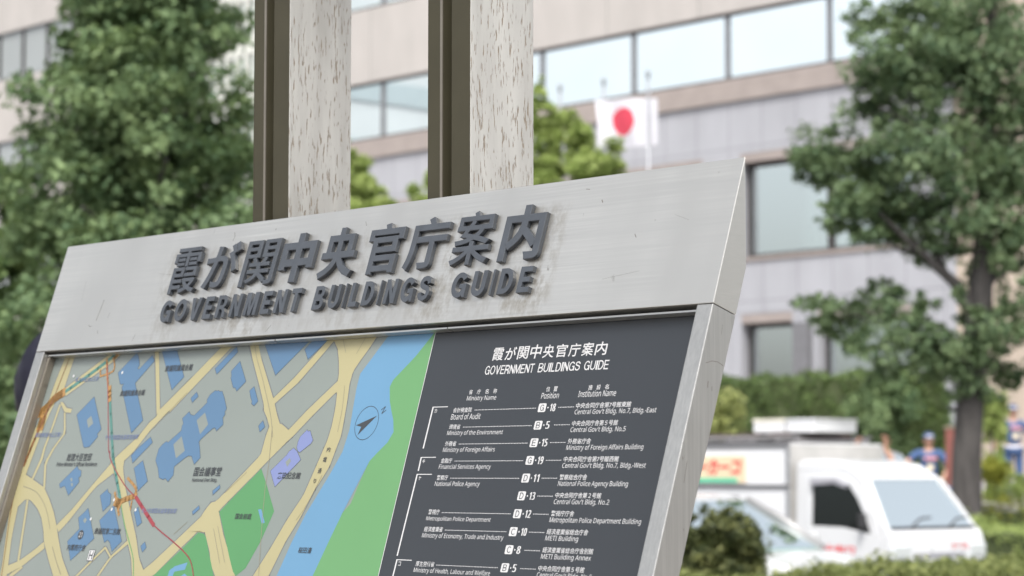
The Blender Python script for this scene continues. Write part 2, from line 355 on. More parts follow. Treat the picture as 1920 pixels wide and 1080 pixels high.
# bold grotesque capitals drawn as outlines (unit height); every glyph = (width, [outline, hole, ...])
def _arc(cx, cy, rx, ry, a0, a1, n=14):
    return [(cx + rx * cos(radians(a0 + (a1 - a0) * k / n)), cy + ry * sin(radians(a0 + (a1 - a0) * k / n))) for k in range(n + 1)]
def _glyphs(t=.175, h=.185, sw=.088):
    g = {}
    g['I'] = (t, [[(0, 0), (t, 0), (t, 1), (0, 1)]])
    g['L'] = (.56, [[(0, 0), (.56, 0), (.56, h), (t, h), (t, 1), (0, 1)]])
    g['T'] = (.64, [[(.32 - t / 2, 0), (.32 + t / 2, 0), (.32 + t / 2, 1 - h), (.64, 1 - h), (.64, 1), (0, 1), (0, 1 - h), (.32 - t / 2, 1 - h)]])
    m = h * .46
    g['E'] = (.62, [[(0, 0), (.62, 0), (.62, h), (t, h), (t, .5 - m), (.57, .5 - m), (.57, .5 + m), (t, .5 + m), (t, 1 - h), (.61, 1 - h), (.61, 1), (0, 1)]])
    g['N'] = (.70, [[(0, 0), (t * .95, 0), (t * .95, .66), (.70 - t * 1.02, 0), (.70, 0), (.70, 1), (.70 - t * .95, 1), (.70 - t * .95, .34), (t * 1.02, 1), (0, 1)]])
    g['M'] = (.84, [[(0, 0), (t * .92, 0), (t * .92, .70), (.42 - t * .42, 0), (.42 + t * .42, 0), (.84 - t * .92, .70), (.84 - t * .92, 0), (.84, 0), (.84, 1), (.84 - t * 1.35, 1), (.42, .30), (t * 1.35, 1), (0, 1)]])
    g['V'] = (.72, [[(.36 - t * .55, 0), (.36 + t * .55, 0), (.72, 1), (.72 - t * 1.08, 1), (.36, .27), (t * 1.08, 1), (0, 1)]])
    g['U'] = (.70, [[(0, 1)] + _arc(.35, .35, .35, .36, 180, 360) + [(.70, 1), (.70 - t, 1)] + _arc(.35, .35, .35 - t, .36 - h, 360, 180) + [(t, 1)]])
    g['D'] = (.70, [[(0, 0)] + [(.28, 0)] + _arc(.30, .5, .40, .5, -90, 90) + [(0, 1)], [(t, h)] + [(.28, h)] + _arc(.30, .5, .40 - t, .5 - h, -90, 90) + [(t, 1 - h)]])
    g['O'] = (.80, [_arc(.40, .5, .40, .51, 0, 360, 30)[:-1], _arc(.40, .5, .40 - t, .51 - h, 0, 360, 30)[:-1]])
    A, B = _arc(.40, .5, .40, .51, 38, 322, 26), _arc(.40, .5, .40 - t, .51 - h, 322, 38, 26)
    g['C'] = (.74, [A + B])
    A, B = _arc(.40, .5, .40, .51, 35, 300, 26), _arc(.40, .5, .40 - t, .51 - h, 318, 35, 26)
    g['G'] = (.76, [A + [(.62, .12), (.645, 0), (.76, 0), (.76, .54), (.42, .54), (.42, .54 - h * .9), (.585, .54 - h * .9)] + B])
    g['B'] = (.70, [[(0, 0)] + _arc(.42, .275, .28, .275, -90, 62, 12) + _arc(.40, .735, .265, .265, -48, 90, 12) + [(0, 1)],
                    [(t, h * .9)] + _arc(.42, .27, .28 - t, .275 - h * .9, -90, 90, 10) + [(t, .27 + .275 - h * .9)],
                    [(t, .735 - (.265 - h * .85))] + _arc(.40, .735, .265 - t * .95, .265 - h * .85, -90, 90, 10) + [(t, .735 + .265 - h * .85)]])
    g['R'] = (.70, [[(0, 0), (t, 0), (t, .38), (.34, .38)] + [(.46, .34), (.49, .22), (.51, 0), (.70, 0), (.69, .06), (.665, .25), (.60, .40), (.54, .45)] + _arc(.40, .715, .29, .285, -52, 90, 12) + [(0, 1)],
                    [(t, .55)] + _arc(.40, .69, .29 - t, .14, -90, 90, 10) + [(t, .83)]])
    # S from a centre line
    c = [(.585, .70), (.56, .82), (.45, .905), (.33, .915), (.20, .885), (.115, .80), (.105, .71), (.15, .63), (.26, .575), (.42, .53), (.55, .47), (.60, .37), (.595, .26), (.53, .15), (.41, .095), (.30, .09), (.17, .13), (.105, .22), (.09, .33)]
    w = sw; Lp = []; Rp = []
    for k in range(len(c)):
        a, b = c[max(k - 1, 0)], c[min(k + 1, len(c) - 1)]; d = math.hypot(b[0] - a[0], b[1] - a[1]); n = (-(b[1] - a[1]) / d, (b[0] - a[0]) / d)
        Lp.append((c[k][0] + n[0] * w, c[k][1] + n[1] * w)); Rp.append((c[k][0] - n[0] * w, c[k][1] - n[1] * w))
    g['S'] = (.69, [Lp + Rp[::-1]])
    return g
GLYPH = _glyphs(.205, .20, .098); GLYPH_THIN = _glyphs(.125, .125, .062)
def glyph_mesh(ch, extrude=0.0, bevel=0.0, table=None):
    c = bpy.data.curves.new('lettering', 'CURVE'); c.dimensions = '2D'; c.fill_mode = 'BOTH'; c.extrude = extrude; c.bevel_depth = bevel; c.bevel_resolution = 1
    for loop in (table or GLYPH)[ch][1]:
        s = c.splines.new('POLY'); s.points.add(len(loop) - 1); s.use_cyclic_u = True
        for q, (x, y) in zip(s.points, loop): q.co = (x, y, 0, 1)
    o = bpy.data.objects.new('lettering', c); COL.objects.link(o)
    me = bpy.data.meshes.new_from_object(o.evaluated_get(bpy.context.evaluated_depsgraph_get())); bpy.data.objects.remove(o); bpy.data.curves.remove(c)
    co = np.zeros(len(me.vertices) * 3); me.vertices.foreach_get('co', co); fs = [list(p.vertices) for p in me.polygons]; bpy.data.meshes.remove(me)
    return co.reshape(-1, 3), fs
def word_layout(s, x0, x1, gap=.115):
    W = sum(GLYPH[c][0] for c in s) + gap * (len(s) - 1); k = (x1 - x0) / W; x = x0; out = []
    for c in s: out.append((c, x, x + GLYPH[c][0] * k)); x += (GLYPH[c][0] + gap) * k
    return out
MAP_AREAS = {
 'road': [('53.4,165.3 45.9,208.4 43.3,238.1 31,272 22,302.2 18.9,353.4 29.2,402.3 50.9,474.2 57.9,509.7', '78.8,166.3 75.3,216.7 60.7,238.5 52.7,267.9 47.5,302.4 42.1,341.1 46.7,389.9 54.6,434.1 67.4,473.7 78,508.9'),
  ('40.8,342.2 65.4,349.7 101.1,361.3 125.2,379.1 145.5,396.8 163,416.2 173.8,429.7 183.4,441.2 200.5,460.1 225.2,480.5 242.3,493.3', '44.1,392 61,378.6 74.4,379.5 99.2,391.3 117.6,405.1 133.6,424.6 142,438.2 151.5,447.8 166.8,463 191.3,485.5 201.5,494.7'),
  ('142.2,438.6 124.2,450.4 93.2,467 61.4,476.3', '148.9,448.2 126.4,461.2 104.7,474.6 62.1,490.7'),
  ('161,415.8 189.1,392.3 225.2,354.8 252.3,327.5', '172.6,424.3 190.4,407.9 220.5,372.5 234.1,358.7 268.3,339.2'),
  ('251.1,328.5 258.5,319.7 278.2,305.2 303.1,287.3', '267.1,340.2 283.6,322.7 298.3,312.2 324.1,282'),
  ('301.4,288.6 318,269.4 330.4,261.3', '322.4,283.4 346.9,261.7 356.9,253.6'),
  ('329.6,262 333.1,252.4 387.2,208.8', '346.9,261.7 356.9,253.6 393.8,222.8'),
  ('350.8,239.9 438.4,165.6 443.6,157.5', '358.8,256.6 462.8,165.9 470.5,158.7'),
  ('264,337.3 292.9,368.1 327,409.6 344.6,431.9 367,457.4 381.3,482.9', '283.6,322.7 285.6,333.4 303.1,358.4 337.6,398.1 363.7,427.7 383.6,455.1 391.9,462.3 414.1,481.8'),
  ('244.6,484.7 268.4,464.9 296.9,442', '251.3,484.4 271.2,467.1 299.9,444.6'),
  ('296.1,483 315.4,455.5 346.2,431.9', '301.7,482.8 319.4,456.9 351.5,435.9'),
  ('294.7,442.8 315.4,456.1', '299.7,442.3 319,455.4'),
  ('389.1,478.9 417.8,459.7 451.9,433.2 496.5,397.8 501.4,388.7 509.2,379.5 520.3,377.6 587.3,316.9 587.4,290.6 589.8,276.1', '423.9,478.7 431.1,474.3 468.4,441.9 490.6,424.2 498.9,415.9 515.4,419.2 530.7,390.5 545.5,377.3 594.9,334.4 603.1,326.8 636.4,298.4 637.5,287.7 612.9,276.5'),
  ('493.7,159.8 513.5,187.6 544.6,224.7 565.2,250.3 567,256.9 578.9,267.6 589.2,279.5 589.2,293.8', '512.3,160.6 533,188.4 561.4,219.9 585.4,246.9 599.6,265.4 622.5,290.3 626.1,294.2'),
  ('621.9,291.8 628.5,287.3 657.9,260.1 704,223 709.2,218.6', '615.3,313.3 642.3,294.4 672.5,266.6 705.5,238.3 715.4,234'),
  ('580.6,242.8 613.4,216.3 663.4,167.4', '587.6,249.5 625.9,221.9 676,169.2'),
  ('657.5,160.8 675.3,169.5 687,180.8 695.7,196.6 703.9,216.9 703.7,233.7 709.7,239.9 713.6,258.3 715.9,281 714.6,300.5 712.1,308.8 706.3,331.2 696.1,368.5 676.4,400 658.5,436 642.1,464.7 634.2,479.7', '761.6,162.6 749.9,181.9 738,198.2 729.5,211.6 729.3,228.3 733.8,251.2 737.3,276.8 739.3,293.3 735.7,312.7 732.3,332.8 716.2,361 702.5,395.2 685.3,426.5 670.3,468.9 665,478.7'),
  ('513.1,417.5 534.9,442.1 545.9,459.6 561,473.3 567.8,481.8', '530.1,389.2 554.5,420.2 571.2,437.7 602.5,471.9 610.5,480.3'),
  ('279.2,162.8 329.4,259.2', '288.9,163.2 334.6,253.1'),
  ('74,216.7 159.8,171.7 170,167', '85.8,226.6 195.5,173.1 198,168.1'),
  ('75.3,238.8 72.7,275.5 67.9,303.3 68.7,318.3 60.5,348.9', '80.6,239 77.4,275.6 73.2,303.3 75,319.8 65.9,349.3'),
  ('94.5,251.7 110.5,281.9 92.9,303.5 82.4,325.3 99.1,362.3', '98.7,251.8 115.1,282 98.1,303.5 88.2,326.6 104.2,362.3'),
  ('76.4,235.9 96.2,251.1 112.3,252.1', '82.6,235.3 97.9,244.5 113.1,246.3'),
  ('64.5,379.6 88.3,468.1', '70,379.6 93.8,468'),
  ('76.7,490.2 81.3,485.2 104.7,474.6', '87.6,489.9 90.1,487.8 107.8,476.8')],
 'green': ['596.6,334.9 614.8,353.6 646.5,389.1 635.5,427.4 619.4,461.8 603.9,471.9 595.9,466.9 581,449.8 558.2,422 533.2,391.5 547.3,378.2',
  '500.1,418.6 512.9,420.2 519.4,424.5 537.3,447.4 561.1,476.8 422.1,481.5 469.7,444.6 491.4,426'],
 'water': ['782.8,162.1 762.7,191.6 744.7,215.2 745,233.3 748.4,259 752.4,286 750,314.3 736.6,343.1 710.6,392.1 697.5,427.7 685.8,469.1 682,479.5 759.5,476.8 780.4,389.8 806.1,325.6 845,290.3 839.1,246.3 842.2,225.8 871.8,166.3',
  '612.9,387.4 619.2,386.8 633.7,403.8 628,405.1',
  '459.6,478.4 459.9,469.4 469.5,463.7 494.8,457.9 493.2,467.4 471.3,470.8 470.8,478',
  '486.7,477.5 494.9,472.2 504.6,476.9'],
 'lawn': ['871.8,166.3 842,196.2 811.3,224.8 808,233.6 814.9,251.6 823.4,265.1 830.6,275.5 836.7,290.2 830.4,303.2 817.3,314.8 806.1,325.6 799.2,347.5 791.3,378 780.4,389.8 769.2,423.2 755.4,466.8 751.2,478.5'],
 'blue': ['161.6,229.2 204.3,277.5 197.5,284.5 201.3,288.1 187,302.9 175,303.9 171.5,302 129.9,255.4',
  '237.2,167.9 244.4,172.8 253.4,186 250.9,190.9 254.6,192.5 278.1,172.7 287.1,181.6 255.5,212.5 261.2,219 301.1,266.4 281.4,284.2 224.9,218 227.5,212.4 222,213.6 217.6,212.1 204.5,195.8',
  '295.5,162 331.5,162.1 369.2,206.9 349,225',
  '470.4,168.3 477.1,176.1 443.1,206.1 435.3,197.7',
  '487.4,189.3 512.9,217.8 498.3,230.8 492.9,225.9 488.5,225.8 476.9,212 477.7,210 473.7,202.4',
  '533.8,225.1 551.1,245.4 544.9,251.8 538.1,248.4 537.7,245.1 532.9,240.3 526.1,230.8',
  '572.7,271.4 580.6,280 572.7,286.8 566,278.5',
  '408.4,229 415.3,235.3 405.3,244.2 398.9,237.6',
  '437.2,240.6 440.8,233.9 450.2,228.1 454,229.1 458,228.3 461.1,230.1 466.2,229.5 477.2,241.6 487.1,253.9 484.5,257.9 487.4,261.9 483.8,265.9 489.2,275.3 478.1,284.4 472.7,279.7 468.6,280.3 448.8,294.5 445.8,298.2 450.9,305.7 458.9,319.8 449.3,329.1 437.9,317.8 431.4,317.2 426,319.1 405.3,331.8 409.1,343 400.9,352.4 392.3,347.7 388.4,349.6 377.5,346.8 368.8,333.6 358,323.1 357.7,312.6 358.2,306.8 363.5,301.2 370.9,296.5 375.1,298.4 397.8,282.5 398.2,282 396.8,276.5 398.2,272.4 392.7,265.5 404.2,256.2 409.5,260.4 418.1,261.9 439.1,244.7',
  '170.6,330.2 176.7,335.2 184.8,337.2 187.2,345.1 182.9,347.1 187.8,353 170.1,372.8 153.9,359 143,362.1 138.1,356.1',
  '263.2,362.5 267.4,367.3 275.5,370.1 280.6,383.6 267.6,394.3 249.5,372.2',
  '289.9,385.4 333.2,434 316.8,448.5 305.8,436.5 298.9,432.9 292.6,436.8 265.5,406.8',
  '229.5,389.9 265.4,431.7 223.1,463.4 201.5,436.9 222.3,419.1 211.8,403.7',
  '330.4,290.2 339.1,298 305.5,326.7 296.9,316 308.3,305.5',
  '328.4,322.9 353.8,351.6 337.6,365 312.2,333.5',
  '348.3,386.7 367.8,408 359,413.8 342.3,394.3',
  '387.2,433.2 394.2,441 387.9,447.6 380.1,439.5',
  '517.9,355.8 520.8,360.3 509.1,369.5 505.7,364',
  '485.3,383.4 488.9,387.9 477.6,396.2 473.9,391.7',
  '528.3,158.1 628.8,161.1 572.9,211.8',
  '633.7,161.3 666.7,162.8 632.2,192.7 619.7,178.8'],
 'violet': ['669.4,284.8 671.5,287.1 676,286.4 680.9,292.6 686.5,298.7 684.1,303.2 666.3,314.4 661.1,312.1 657.5,307.5 657,300.7 658.9,293.8',
  '651.8,308.2 660.9,312.9 672.5,323.6 634.6,358.4 616.6,337.9 641.2,317.3 644.1,312.8'],
 'base': ['160.5,263.9 168.6,257.6 179.3,268.5 170.3,275.5',
  '426.9,268.9 440.9,258.3 455.5,274.7 443.5,288',
  '389.3,301.4 403,290.2 419.3,310.2 404,320.4',
  '642.7,326.5 648.9,321.2 653.6,325 648.9,332.6',
  '162.3,348.1 166.8,347.1 169.8,351.5 166.4,353',
  '167.3,355.4 171.8,354.6 174.6,358.6 171.3,359.8',
  '225.5,407.4 228.8,403.1 234.6,406.3 232,411.2'],
 'ink': ['798.4,269.4 770.7,293.4 773.7,282.9 762.8,281'],
}
MAP_LINES = {
 'teal': [('80,220.5 131.9,196.3 179.6,171 183.8,164.6', 5.5),
  ('205,236.1 245.9,304.8 256.8,321.7 273.7,343.1 300.1,375.7', 5.0)],
 'thinGreen': [('300.1,375.7 327,409.6 353.8,437.3 371.8,457.3 384.4,482.8', 1.6)],
 'rail': [('170.4,181.6 197.1,230.2 236.1,304.7 241.6,309.8 252,323.6 300.5,356.5 337.1,373.9', 1.4),
  ('396.1,410.7 417.1,419.3 451.5,432.3 486,446.9 503.8,459 518.2,478.2', 1.6)],
 'red': [('337.1,373.9 396.1,410.7', 5.5)],
 'brown': [('54.7,234.7 46.3,256 34.5,303 34.2,306.2 29.7,328.8', 5.0),
  ('65.7,168.8 54.7,234.7', 1.4),
  ('27.1,330.9 29.5,386 49,454.3 60.1,493.8', 1.2)],
 'orange': [('166.1,174.1 177.9,196.4 192.4,218.5 202.5,236', 4.0),
  ('194.2,217.1 203.8,236.1', 8),
  ('184,174.8 191.7,192.5 161.4,199.5', 3),
  ('156.5,189.8 162.7,199.5', 3),
  ('189.9,169.2 182.7,174.8', 6),
  ('304.2,347.3 331.1,361.8 331.7,371.7', 4),
  ('283.4,367.8 296.6,383.4 308.9,398.5', 4),
  ('336,371.6 313.8,376.6 296.8,382.4', 8),
  ('292.5,380.6 303.9,383.3', 12),
  ('329.9,379.3 332.3,390.6', 3),
  ('15.2,255.4 40.6,245.5 56.7,231 77.7,221.2', 14),
  ('42.5,258.8 43.1,272.2', 17),
  ('26.9,232.5 24.4,245.1', 3)],
 'hair': [('505.8,160.3 520.4,183.9 546.3,214.2 574,249.2 589.4,270.4 602.6,293.9', 1.0),
  ('595.8,279.9 608.9,326.9 617.3,366.1 637.7,432.6 651.5,473.7', 1.0),
  ('45,359.9 82.5,367.4 114.1,385.2 135.5,404.8 148.2,420.4', 0.9),
  ('168,445.4 189.7,466.2 209.2,483', 1.2),
  ('530.8,413.5 564,457.3', 0.8),
  ('538,409.8 573.3,455.3', 0.8),
  ('533.2,366.6 568.1,339.4', 0.7),
  ('720.6,229.6 727.6,258.6 730.6,288.7', 0.7),
  ('722.8,343.2 708,380.3 695.1,399.7', 0.7),
  ('446.8,422.4 469.6,405.5', 0.7),
  ('692,167.1 705.5,186.2', 0.8),
  ('737.4,167.6 727.3,188.6', 0.8),
  ('331.5,278 386.7,229.5', 0.7)],
}

# ------------------------------------------------------------------ the guide board
LEAN = 0.315; CL, SL = cos(LEAN), sin(LEAN)
BW, BH = 1.3242, 1.16                  # width and slant height of the board
S_TR, E_TR = to_se(Vector((.2438, 2.45, 0))); Z_TR = EYE + .3302
board = thing('guide_board', 'leaning brushed steel guide board with raised dark lettering above a printed city map', 'guide board', SE(S_TR - BW / 2, E_TR), -YAW)
def PN(u, v, w):                       # millimetres from the left, down the slope, behind the front -> board frame
    u, v, w = u * .001, v * .001, w * .001
    return (u - BW / 2, -v * SL + w * CL, Z_TR - v * CL - w * SL)
W1, H1, FRM, TH = BW * 1000, 163.6, 22.5, 36.0
# header: a wedge along the top edge
mb = MB()
knee = TH * CL / SL
mb.prism([(0, 0), (H1 - .4, 0), (H1 - .4, TH), (knee, TH)], lambda p, k: PN(W1 * k, p[0], p[1]))
def stroke(pts, w):
    pts = [Vector((a, b)) for a, b in pts]; out = []
    for a, b in zip(pts, pts[1:]):
        t = b - a
        if t.length < .05: continue
        t.normalize(); n = Vector((-t.y, t.x)) * w / 2; a2 = a - t * w * .3; b2 = b + t * w * .3
        out.append([tuple(a2 + n), tuple(b2 + n), tuple(b2 - n), tuple(a2 - n)])
    return out
# scratches and scuffs, a few tenths of a millimetre wide
for line, w in (([(143, 92), (141, 108), (138, 122)], 1.3), ([(122, 128), (126, 131), (131, 130)], .8), ([(150, 138), (152, 142)], 1.0), ([(168, 112), (166, 120)], .5), ([(262, 60), (300, 64), (330, 70)], .3), ([(420, 12), (423, 18), (421, 24)], .9), ([(1120, 30), (1122, 33)], 1.4), ([(1185, 76), (1188, 80)], 1.0), ([(560, 150), (552, 158)], .7), ([(250, 148), (246, 158)], .6), ([(700, 20), (704, 26)], .7), ([(1090, 14), (1096, 15)], .8), ([(1240, 58), (1262, 66)], .25), ([(80, 60), (83, 90)], .3), ([(1205, 120), (1150, 126)], .25)):
    for q in stroke(line, w): mb.face([PN(u, v, -.12) for u, v in q], 1)
M_SCUFF = plain('scuff_grey', (.20, .185, .165), .7, .3, .3, 200)
mb.build('header_panel', [M_STEEL_H, M_SCUFF], board, .0006, seg=2)
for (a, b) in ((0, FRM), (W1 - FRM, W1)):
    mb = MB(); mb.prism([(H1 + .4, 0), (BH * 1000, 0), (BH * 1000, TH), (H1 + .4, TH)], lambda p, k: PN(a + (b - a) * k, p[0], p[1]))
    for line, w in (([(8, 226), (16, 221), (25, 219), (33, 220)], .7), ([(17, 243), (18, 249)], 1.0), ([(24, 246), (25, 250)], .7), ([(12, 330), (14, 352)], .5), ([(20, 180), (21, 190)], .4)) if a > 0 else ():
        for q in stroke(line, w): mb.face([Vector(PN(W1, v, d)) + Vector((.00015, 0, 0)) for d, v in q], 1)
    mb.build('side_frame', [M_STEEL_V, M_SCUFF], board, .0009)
mb = MB(); mb.prism([(BH * 1000 - 30, 0), (BH * 1000, 0), (BH * 1000, TH), (BH * 1000 - 30, TH)], lambda p, k: PN(FRM + .4 + (W1 - 2 * FRM - .8) * k, p[0], p[1]))
mb.build('bottom_frame', M_STEEL, board, .0009)
mb = MB(); mb.prism([(H1 + .4, 24), (BH * 1000 - 31, 24), (BH * 1000 - 31, TH - 1), (H1 + .4, TH - 1)], lambda p, k: PN(FRM + .4 + (W1 - 2 * FRM - .8) * k, p[0], p[1]))
mb.build('back_panel', M_STEEL, board)
# thin trim under the header, with open slots between its three lengths
mb = MB()
cuts = [FRM + 1, 222, 223.5, 566, 568, 900, 901.5, W1 - FRM - 1]
for a, b in zip(cuts[::2], cuts[1::2]):
    mb.prism([(H1 + 3.2, 7.0), (H1 + 5.2, 7.0), (H1 + 5.2, 17), (H1 + 3.2, 17)], lambda p, k: PN(a + (b - a) * k, p[0], p[1]))
mb.build('trim_strip', M_STEEL, board)
mb = MB(); mb.prism([(H1 + 6, 8), (BH * 1000 - 32, 8), (BH * 1000 - 32, 17.5), (H1 + 6, 17.5)], lambda p, k: PN(FRM + .5 + 6.0 * k, p[0], p[1]))
for v in (208, 470, 800): mb.tube([PN(FRM + 6.6, v, 12), PN(FRM + 7.8, v, 12)], .0028, 12)
mb.build('edge_channel', M_BRONZE_EDGE, board)

PW = 18.0
def areas(mb, polys, mi, layer):
    for p in polys: mb.face([PN(u, v, PW - layer * .045) for u, v in p], mi)
def clip_v(p):                          # keep the print inside the frame
    return [(min(max(u, 24.0), 1301.0), min(max(v, H1 + 1), BH * 1000 - 31)) for u, v in p]
def smooth_line(pts, k=3):
    P = [Vector(p) for p in pts]; out = []
    for i in range(len(P) - 1):
        p0, p1, p2, p3 = P[max(i - 1, 0)], P[i], P[i + 1], P[min(i + 2, len(P) - 1)]
        for j in range(k):
            t = j / k
            out.append(.5 * ((2 * p1) + (p2 - p0) * t + (2 * p0 - 5 * p1 + 4 * p2 - p3) * t * t + (3 * p1 - p0 - 3 * p2 + p3) * t ** 3))
    out.append(P[-1]); return [(q.x, q.y) for q in out]
def parse(s): return [tuple(float(c) for c in t.split(',')) for t in s.split()]
PR = lambda n, c, r=.38: plain('print_' + n, c, r, 0, .05, 5)
P_BASE, P_ROAD, P_EDGE = PR('land', (0.152, 0.174, 0.160)), PR('road', (0.277, 0.251, 0.135)), PR('road_edge', (0.102, 0.110, 0.113))
P_GREEN, P_LAWN, P_WATER = PR('park', (0.056, 0.181, 0.066)), PR('lawn', (0.086, 0.213, 0.084)), PR('water', (0.084, 0.192, 0.303))
P_BLUE, P_VIOLET = PR('block', (0.060, 0.123, 0.206)), PR('violet', (0.132, 0.160, 0.304))
P_TEAL, P_RED, P_BROWN, P_ORANGE = PR('teal', (0.052, 0.149, 0.124)), PR('red', (0.204, 0.025, 0.032)), PR('brown', (0.154, 0.067, 0.024)), PR('orange', (0.262, 0.143, 0.043))
P_INK, P_HAIR, P_WHITE, P_NAVYINK = PR('ink', (0.025, 0.028, 0.031)), PR('hairline', (0.176, 0.162, 0.112)), PR('white', (.43, .43, .43)), PR('blue_ink', (0.097, 0.126, 0.219))
P_DARK = PR('charcoal', (0.0175, 0.0205, 0.0245), .40)
mats = [P_BASE, P_ROAD, P_EDGE, P_GREEN, P_LAWN, P_WATER, P_BLUE, P_VIOLET, P_TEAL, P_RED, P_BROWN, P_ORANGE, P_INK, P_HAIR, P_WHITE, P_NAVYINK]
DIV = 869.0
def div_at(v): return 867.0 + (v - 165) * .0275      # where the map meets the list
mb = MB()
VB = BH * 1000 - 31
mb.prism([(H1 + 1, PW), (VB, PW), (VB, 23.5), (H1 + 1, 23.5)], lambda p, k: PN(FRM + .6 if k == 0 else div_at(p[0]), p[0], p[1]), 0)
A = {k: [clip_v(parse(s)) for s in v] for k, v in MAP_AREAS.items() if k != 'road'}
def resample(pts, n):
    P = [Vector(q) for q in pts]; L_ = [0]
    for a, b in zip(P, P[1:]): L_.append(L_[-1] + (b - a).length)
    out = []
    for i in range(n):
        s = L_[-1] * i / (n - 1); k = min(max(q for q in range(len(L_)) if L_[q] <= s + 1e-9), len(P) - 2); f = (s - L_[k]) / max(1e-9, L_[k + 1] - L_[k]); q = P[k].lerp(P[k + 1], f); out.append((q.x, q.y))
    return out
ROADS = [(parse(a), parse(b)) for a, b in MAP_AREAS['road']]
A['lawn'] = [[q for q in A['lawn'][0] if q[1] < 467] + [(690, 1120), (900, 1120), (900, 166)]]; A['lawn'] = [[(min(u, div_at(v) - .3), v) for u, v in p] for p in A['lawn']]; A['water'] = [[(min(u, div_at(v) - .3), v) for u, v in p] for p in A['water']]
# the lower part of the map, below the picture, goes on in the same manner
ROADS += [([(24, 500), (330, 700)], [(24, 520), (330, 716)]), ([(560, 490), (470, 900)], [(585, 490), (492, 900)]), ([(130, 490), (210, 900)], [(145, 490), (226, 900)]), ([(24, 760), (640, 905)], [(24, 785), (640, 925)])]
A['blue'] += [[(60, 590), (120, 570), (130, 640), (70, 660)], [(300, 560), (390, 600), (370, 660), (290, 620)], [(250, 760), (330, 770), (320, 850), (240, 830)], [(420, 560), (480, 575), (455, 680), (400, 660)]]
A['water'] += [[(630, 480), (790, 480), (700, 1120), (520, 1120)]]; 
for l, r in ROADS:
    for side in (l, r):
        for q in stroke(side, 3.2): areas(mb, [clip_v(q)], 2, 1)
for w, (l, r) in enumerate(ROADS):
    n = 3 * max(len(l), len(r)); l, r = resample(l, n), resample(r, n)
    for k in range(n - 1):
        q = clip_v([l[k], l[k + 1], r[k + 1], r[k]])
        if len(set(q)) == 4: areas(mb, [q], 1, 2 + w * .03)
areas(mb, A['green'], 3, 3); areas(mb, A['water'], 5, 4); areas(mb, A['lawn'], 4, 5)
areas(mb, A['blue'], 6, 6); areas(mb, A['violet'], 7, 6); areas(mb, A['base'], 0, 7)
for b in A['blue'] + A['violet']:
    for q in stroke(b + b[:1], .45): areas(mb, [clip_v(q)], 12, 6.4)
for p in A['green'] + A['lawn']:
    pass
for key, mi, lay in (('hair', 13, 7), ('thinGreen', 4, 8), ('teal', 8, 9), ('orange', 11, 10), ('rail', 9, 11), ('red', 9, 11), ('brown', 10, 12)):
    for k, (s, w) in enumerate(MAP_LINES[key]):
        for q in stroke(smooth_line(parse(s)), w): areas(mb, [clip_v(q)], mi, lay + k * .08)
areas(mb, A['ink'], 12, 7)
circ = [(782 + 21 * cos(2 * pi * k / 40), 278.3 + 21 * sin(2 * pi * k / 40)) for k in range(41)]
for q in stroke(circ, .7): areas(mb, [q], 12, 7)
on = lambda lay: (lambda x, y: PN(x, -y, PW - lay * .045))
text_into(mb, 'N', (808, -262.6, 6.2, 8.2), on(8), 12, 0, -1.0)
for t, x, y, w, h in [('衆議院議員会館', 351.2, 193.8, 64, 9.6), ('衆議院議員会館', 256.1, 226.5, 60, 9), ('総理大臣官邸', 169.4, 317.6, 62, 11.2), ("Prime Minister's Official Residence", 167.9, 327.6, 103, 6.2),
                      ('国会議事堂', 484.0, 338.6, 60, 12.6), ('National Diet Bldg.', 482.7, 350.4, 55, 6.2), ('国会前庭', 586.8, 396.5, 33.5, 7.6), ('憲政記念館', 657.5, 343.8, 46, 8.8),
                      ('桜田濠', 728.2, 436.4, 25.5, 7.6), ('衆議院第二別館', 292.7, 421.2, 62, 9), ('内閣府庁舎', 229.1, 445.1, 45, 9), ('内', 722.6, 310.9, 6.4, 6), ('堀', 720.2, 323.6, 6.6, 6.4), ('通', 715.9, 337.7, 6.6, 6.4), ('り', 711.8, 350.5, 5, 5.6)]:
    text_into(mb, t, (x, -y, w, h), on(13), 12, .010)
for t, x, y, w, h in [('千代田線国会議事堂前駅', 261.5, 289.8, 82, 7.2), ('丸ノ内線国会議事堂前駅', 399.9, 391.6, 80, 7.0), ('南北線溜池山王駅', 130.2, 203.0, 60, 6.8), ('銀座線溜池山王駅', 70.0, 284.0, 66, 7.0)]:
    text_into(mb, t, (x, -y, w, h), on(13.5), 15, .004)
ell = lambda cx, cy, rx, ry, n=24: [(cx + rx * cos(2 * pi * k / n), cy + ry * sin(2 * pi * k / n)) for k in range(n)]
areas(mb, [ell(230.4, 427.2, 6.6, 6.6)], 12, 14); text_into(mb, '21', (230.4, -427.2, 7.4, 6.6), on(15), 14, 0)
areas(mb, [[(263, 447), (277.5, 447), (277.5, 462.5), (263, 462.5)]], 12, 14); areas(mb, [[(263.8, 447.8), (276.7, 447.8), (276.7, 461.7), (263.8, 461.7)]], 14, 15)
areas(mb, [[(266, 449), (267.8, 449), (267.8, 460.5), (266, 460.5)], [(272.8, 449), (274.6, 449), (274.6, 460.5), (272.8, 460.5)], [(267.8, 453.8), (272.8, 453.8), (272.8, 455.8), (267.8, 455.8)]], 12, 16)
for x, y in ((244, 405), (288, 391), (216, 196), (92, 197), (287, 378), (345, 391)): areas(mb, [ell(x, y, 2.2, 2.2, 12)], 14, 14)
mb.build('map_panel', mats, board, fix=False)

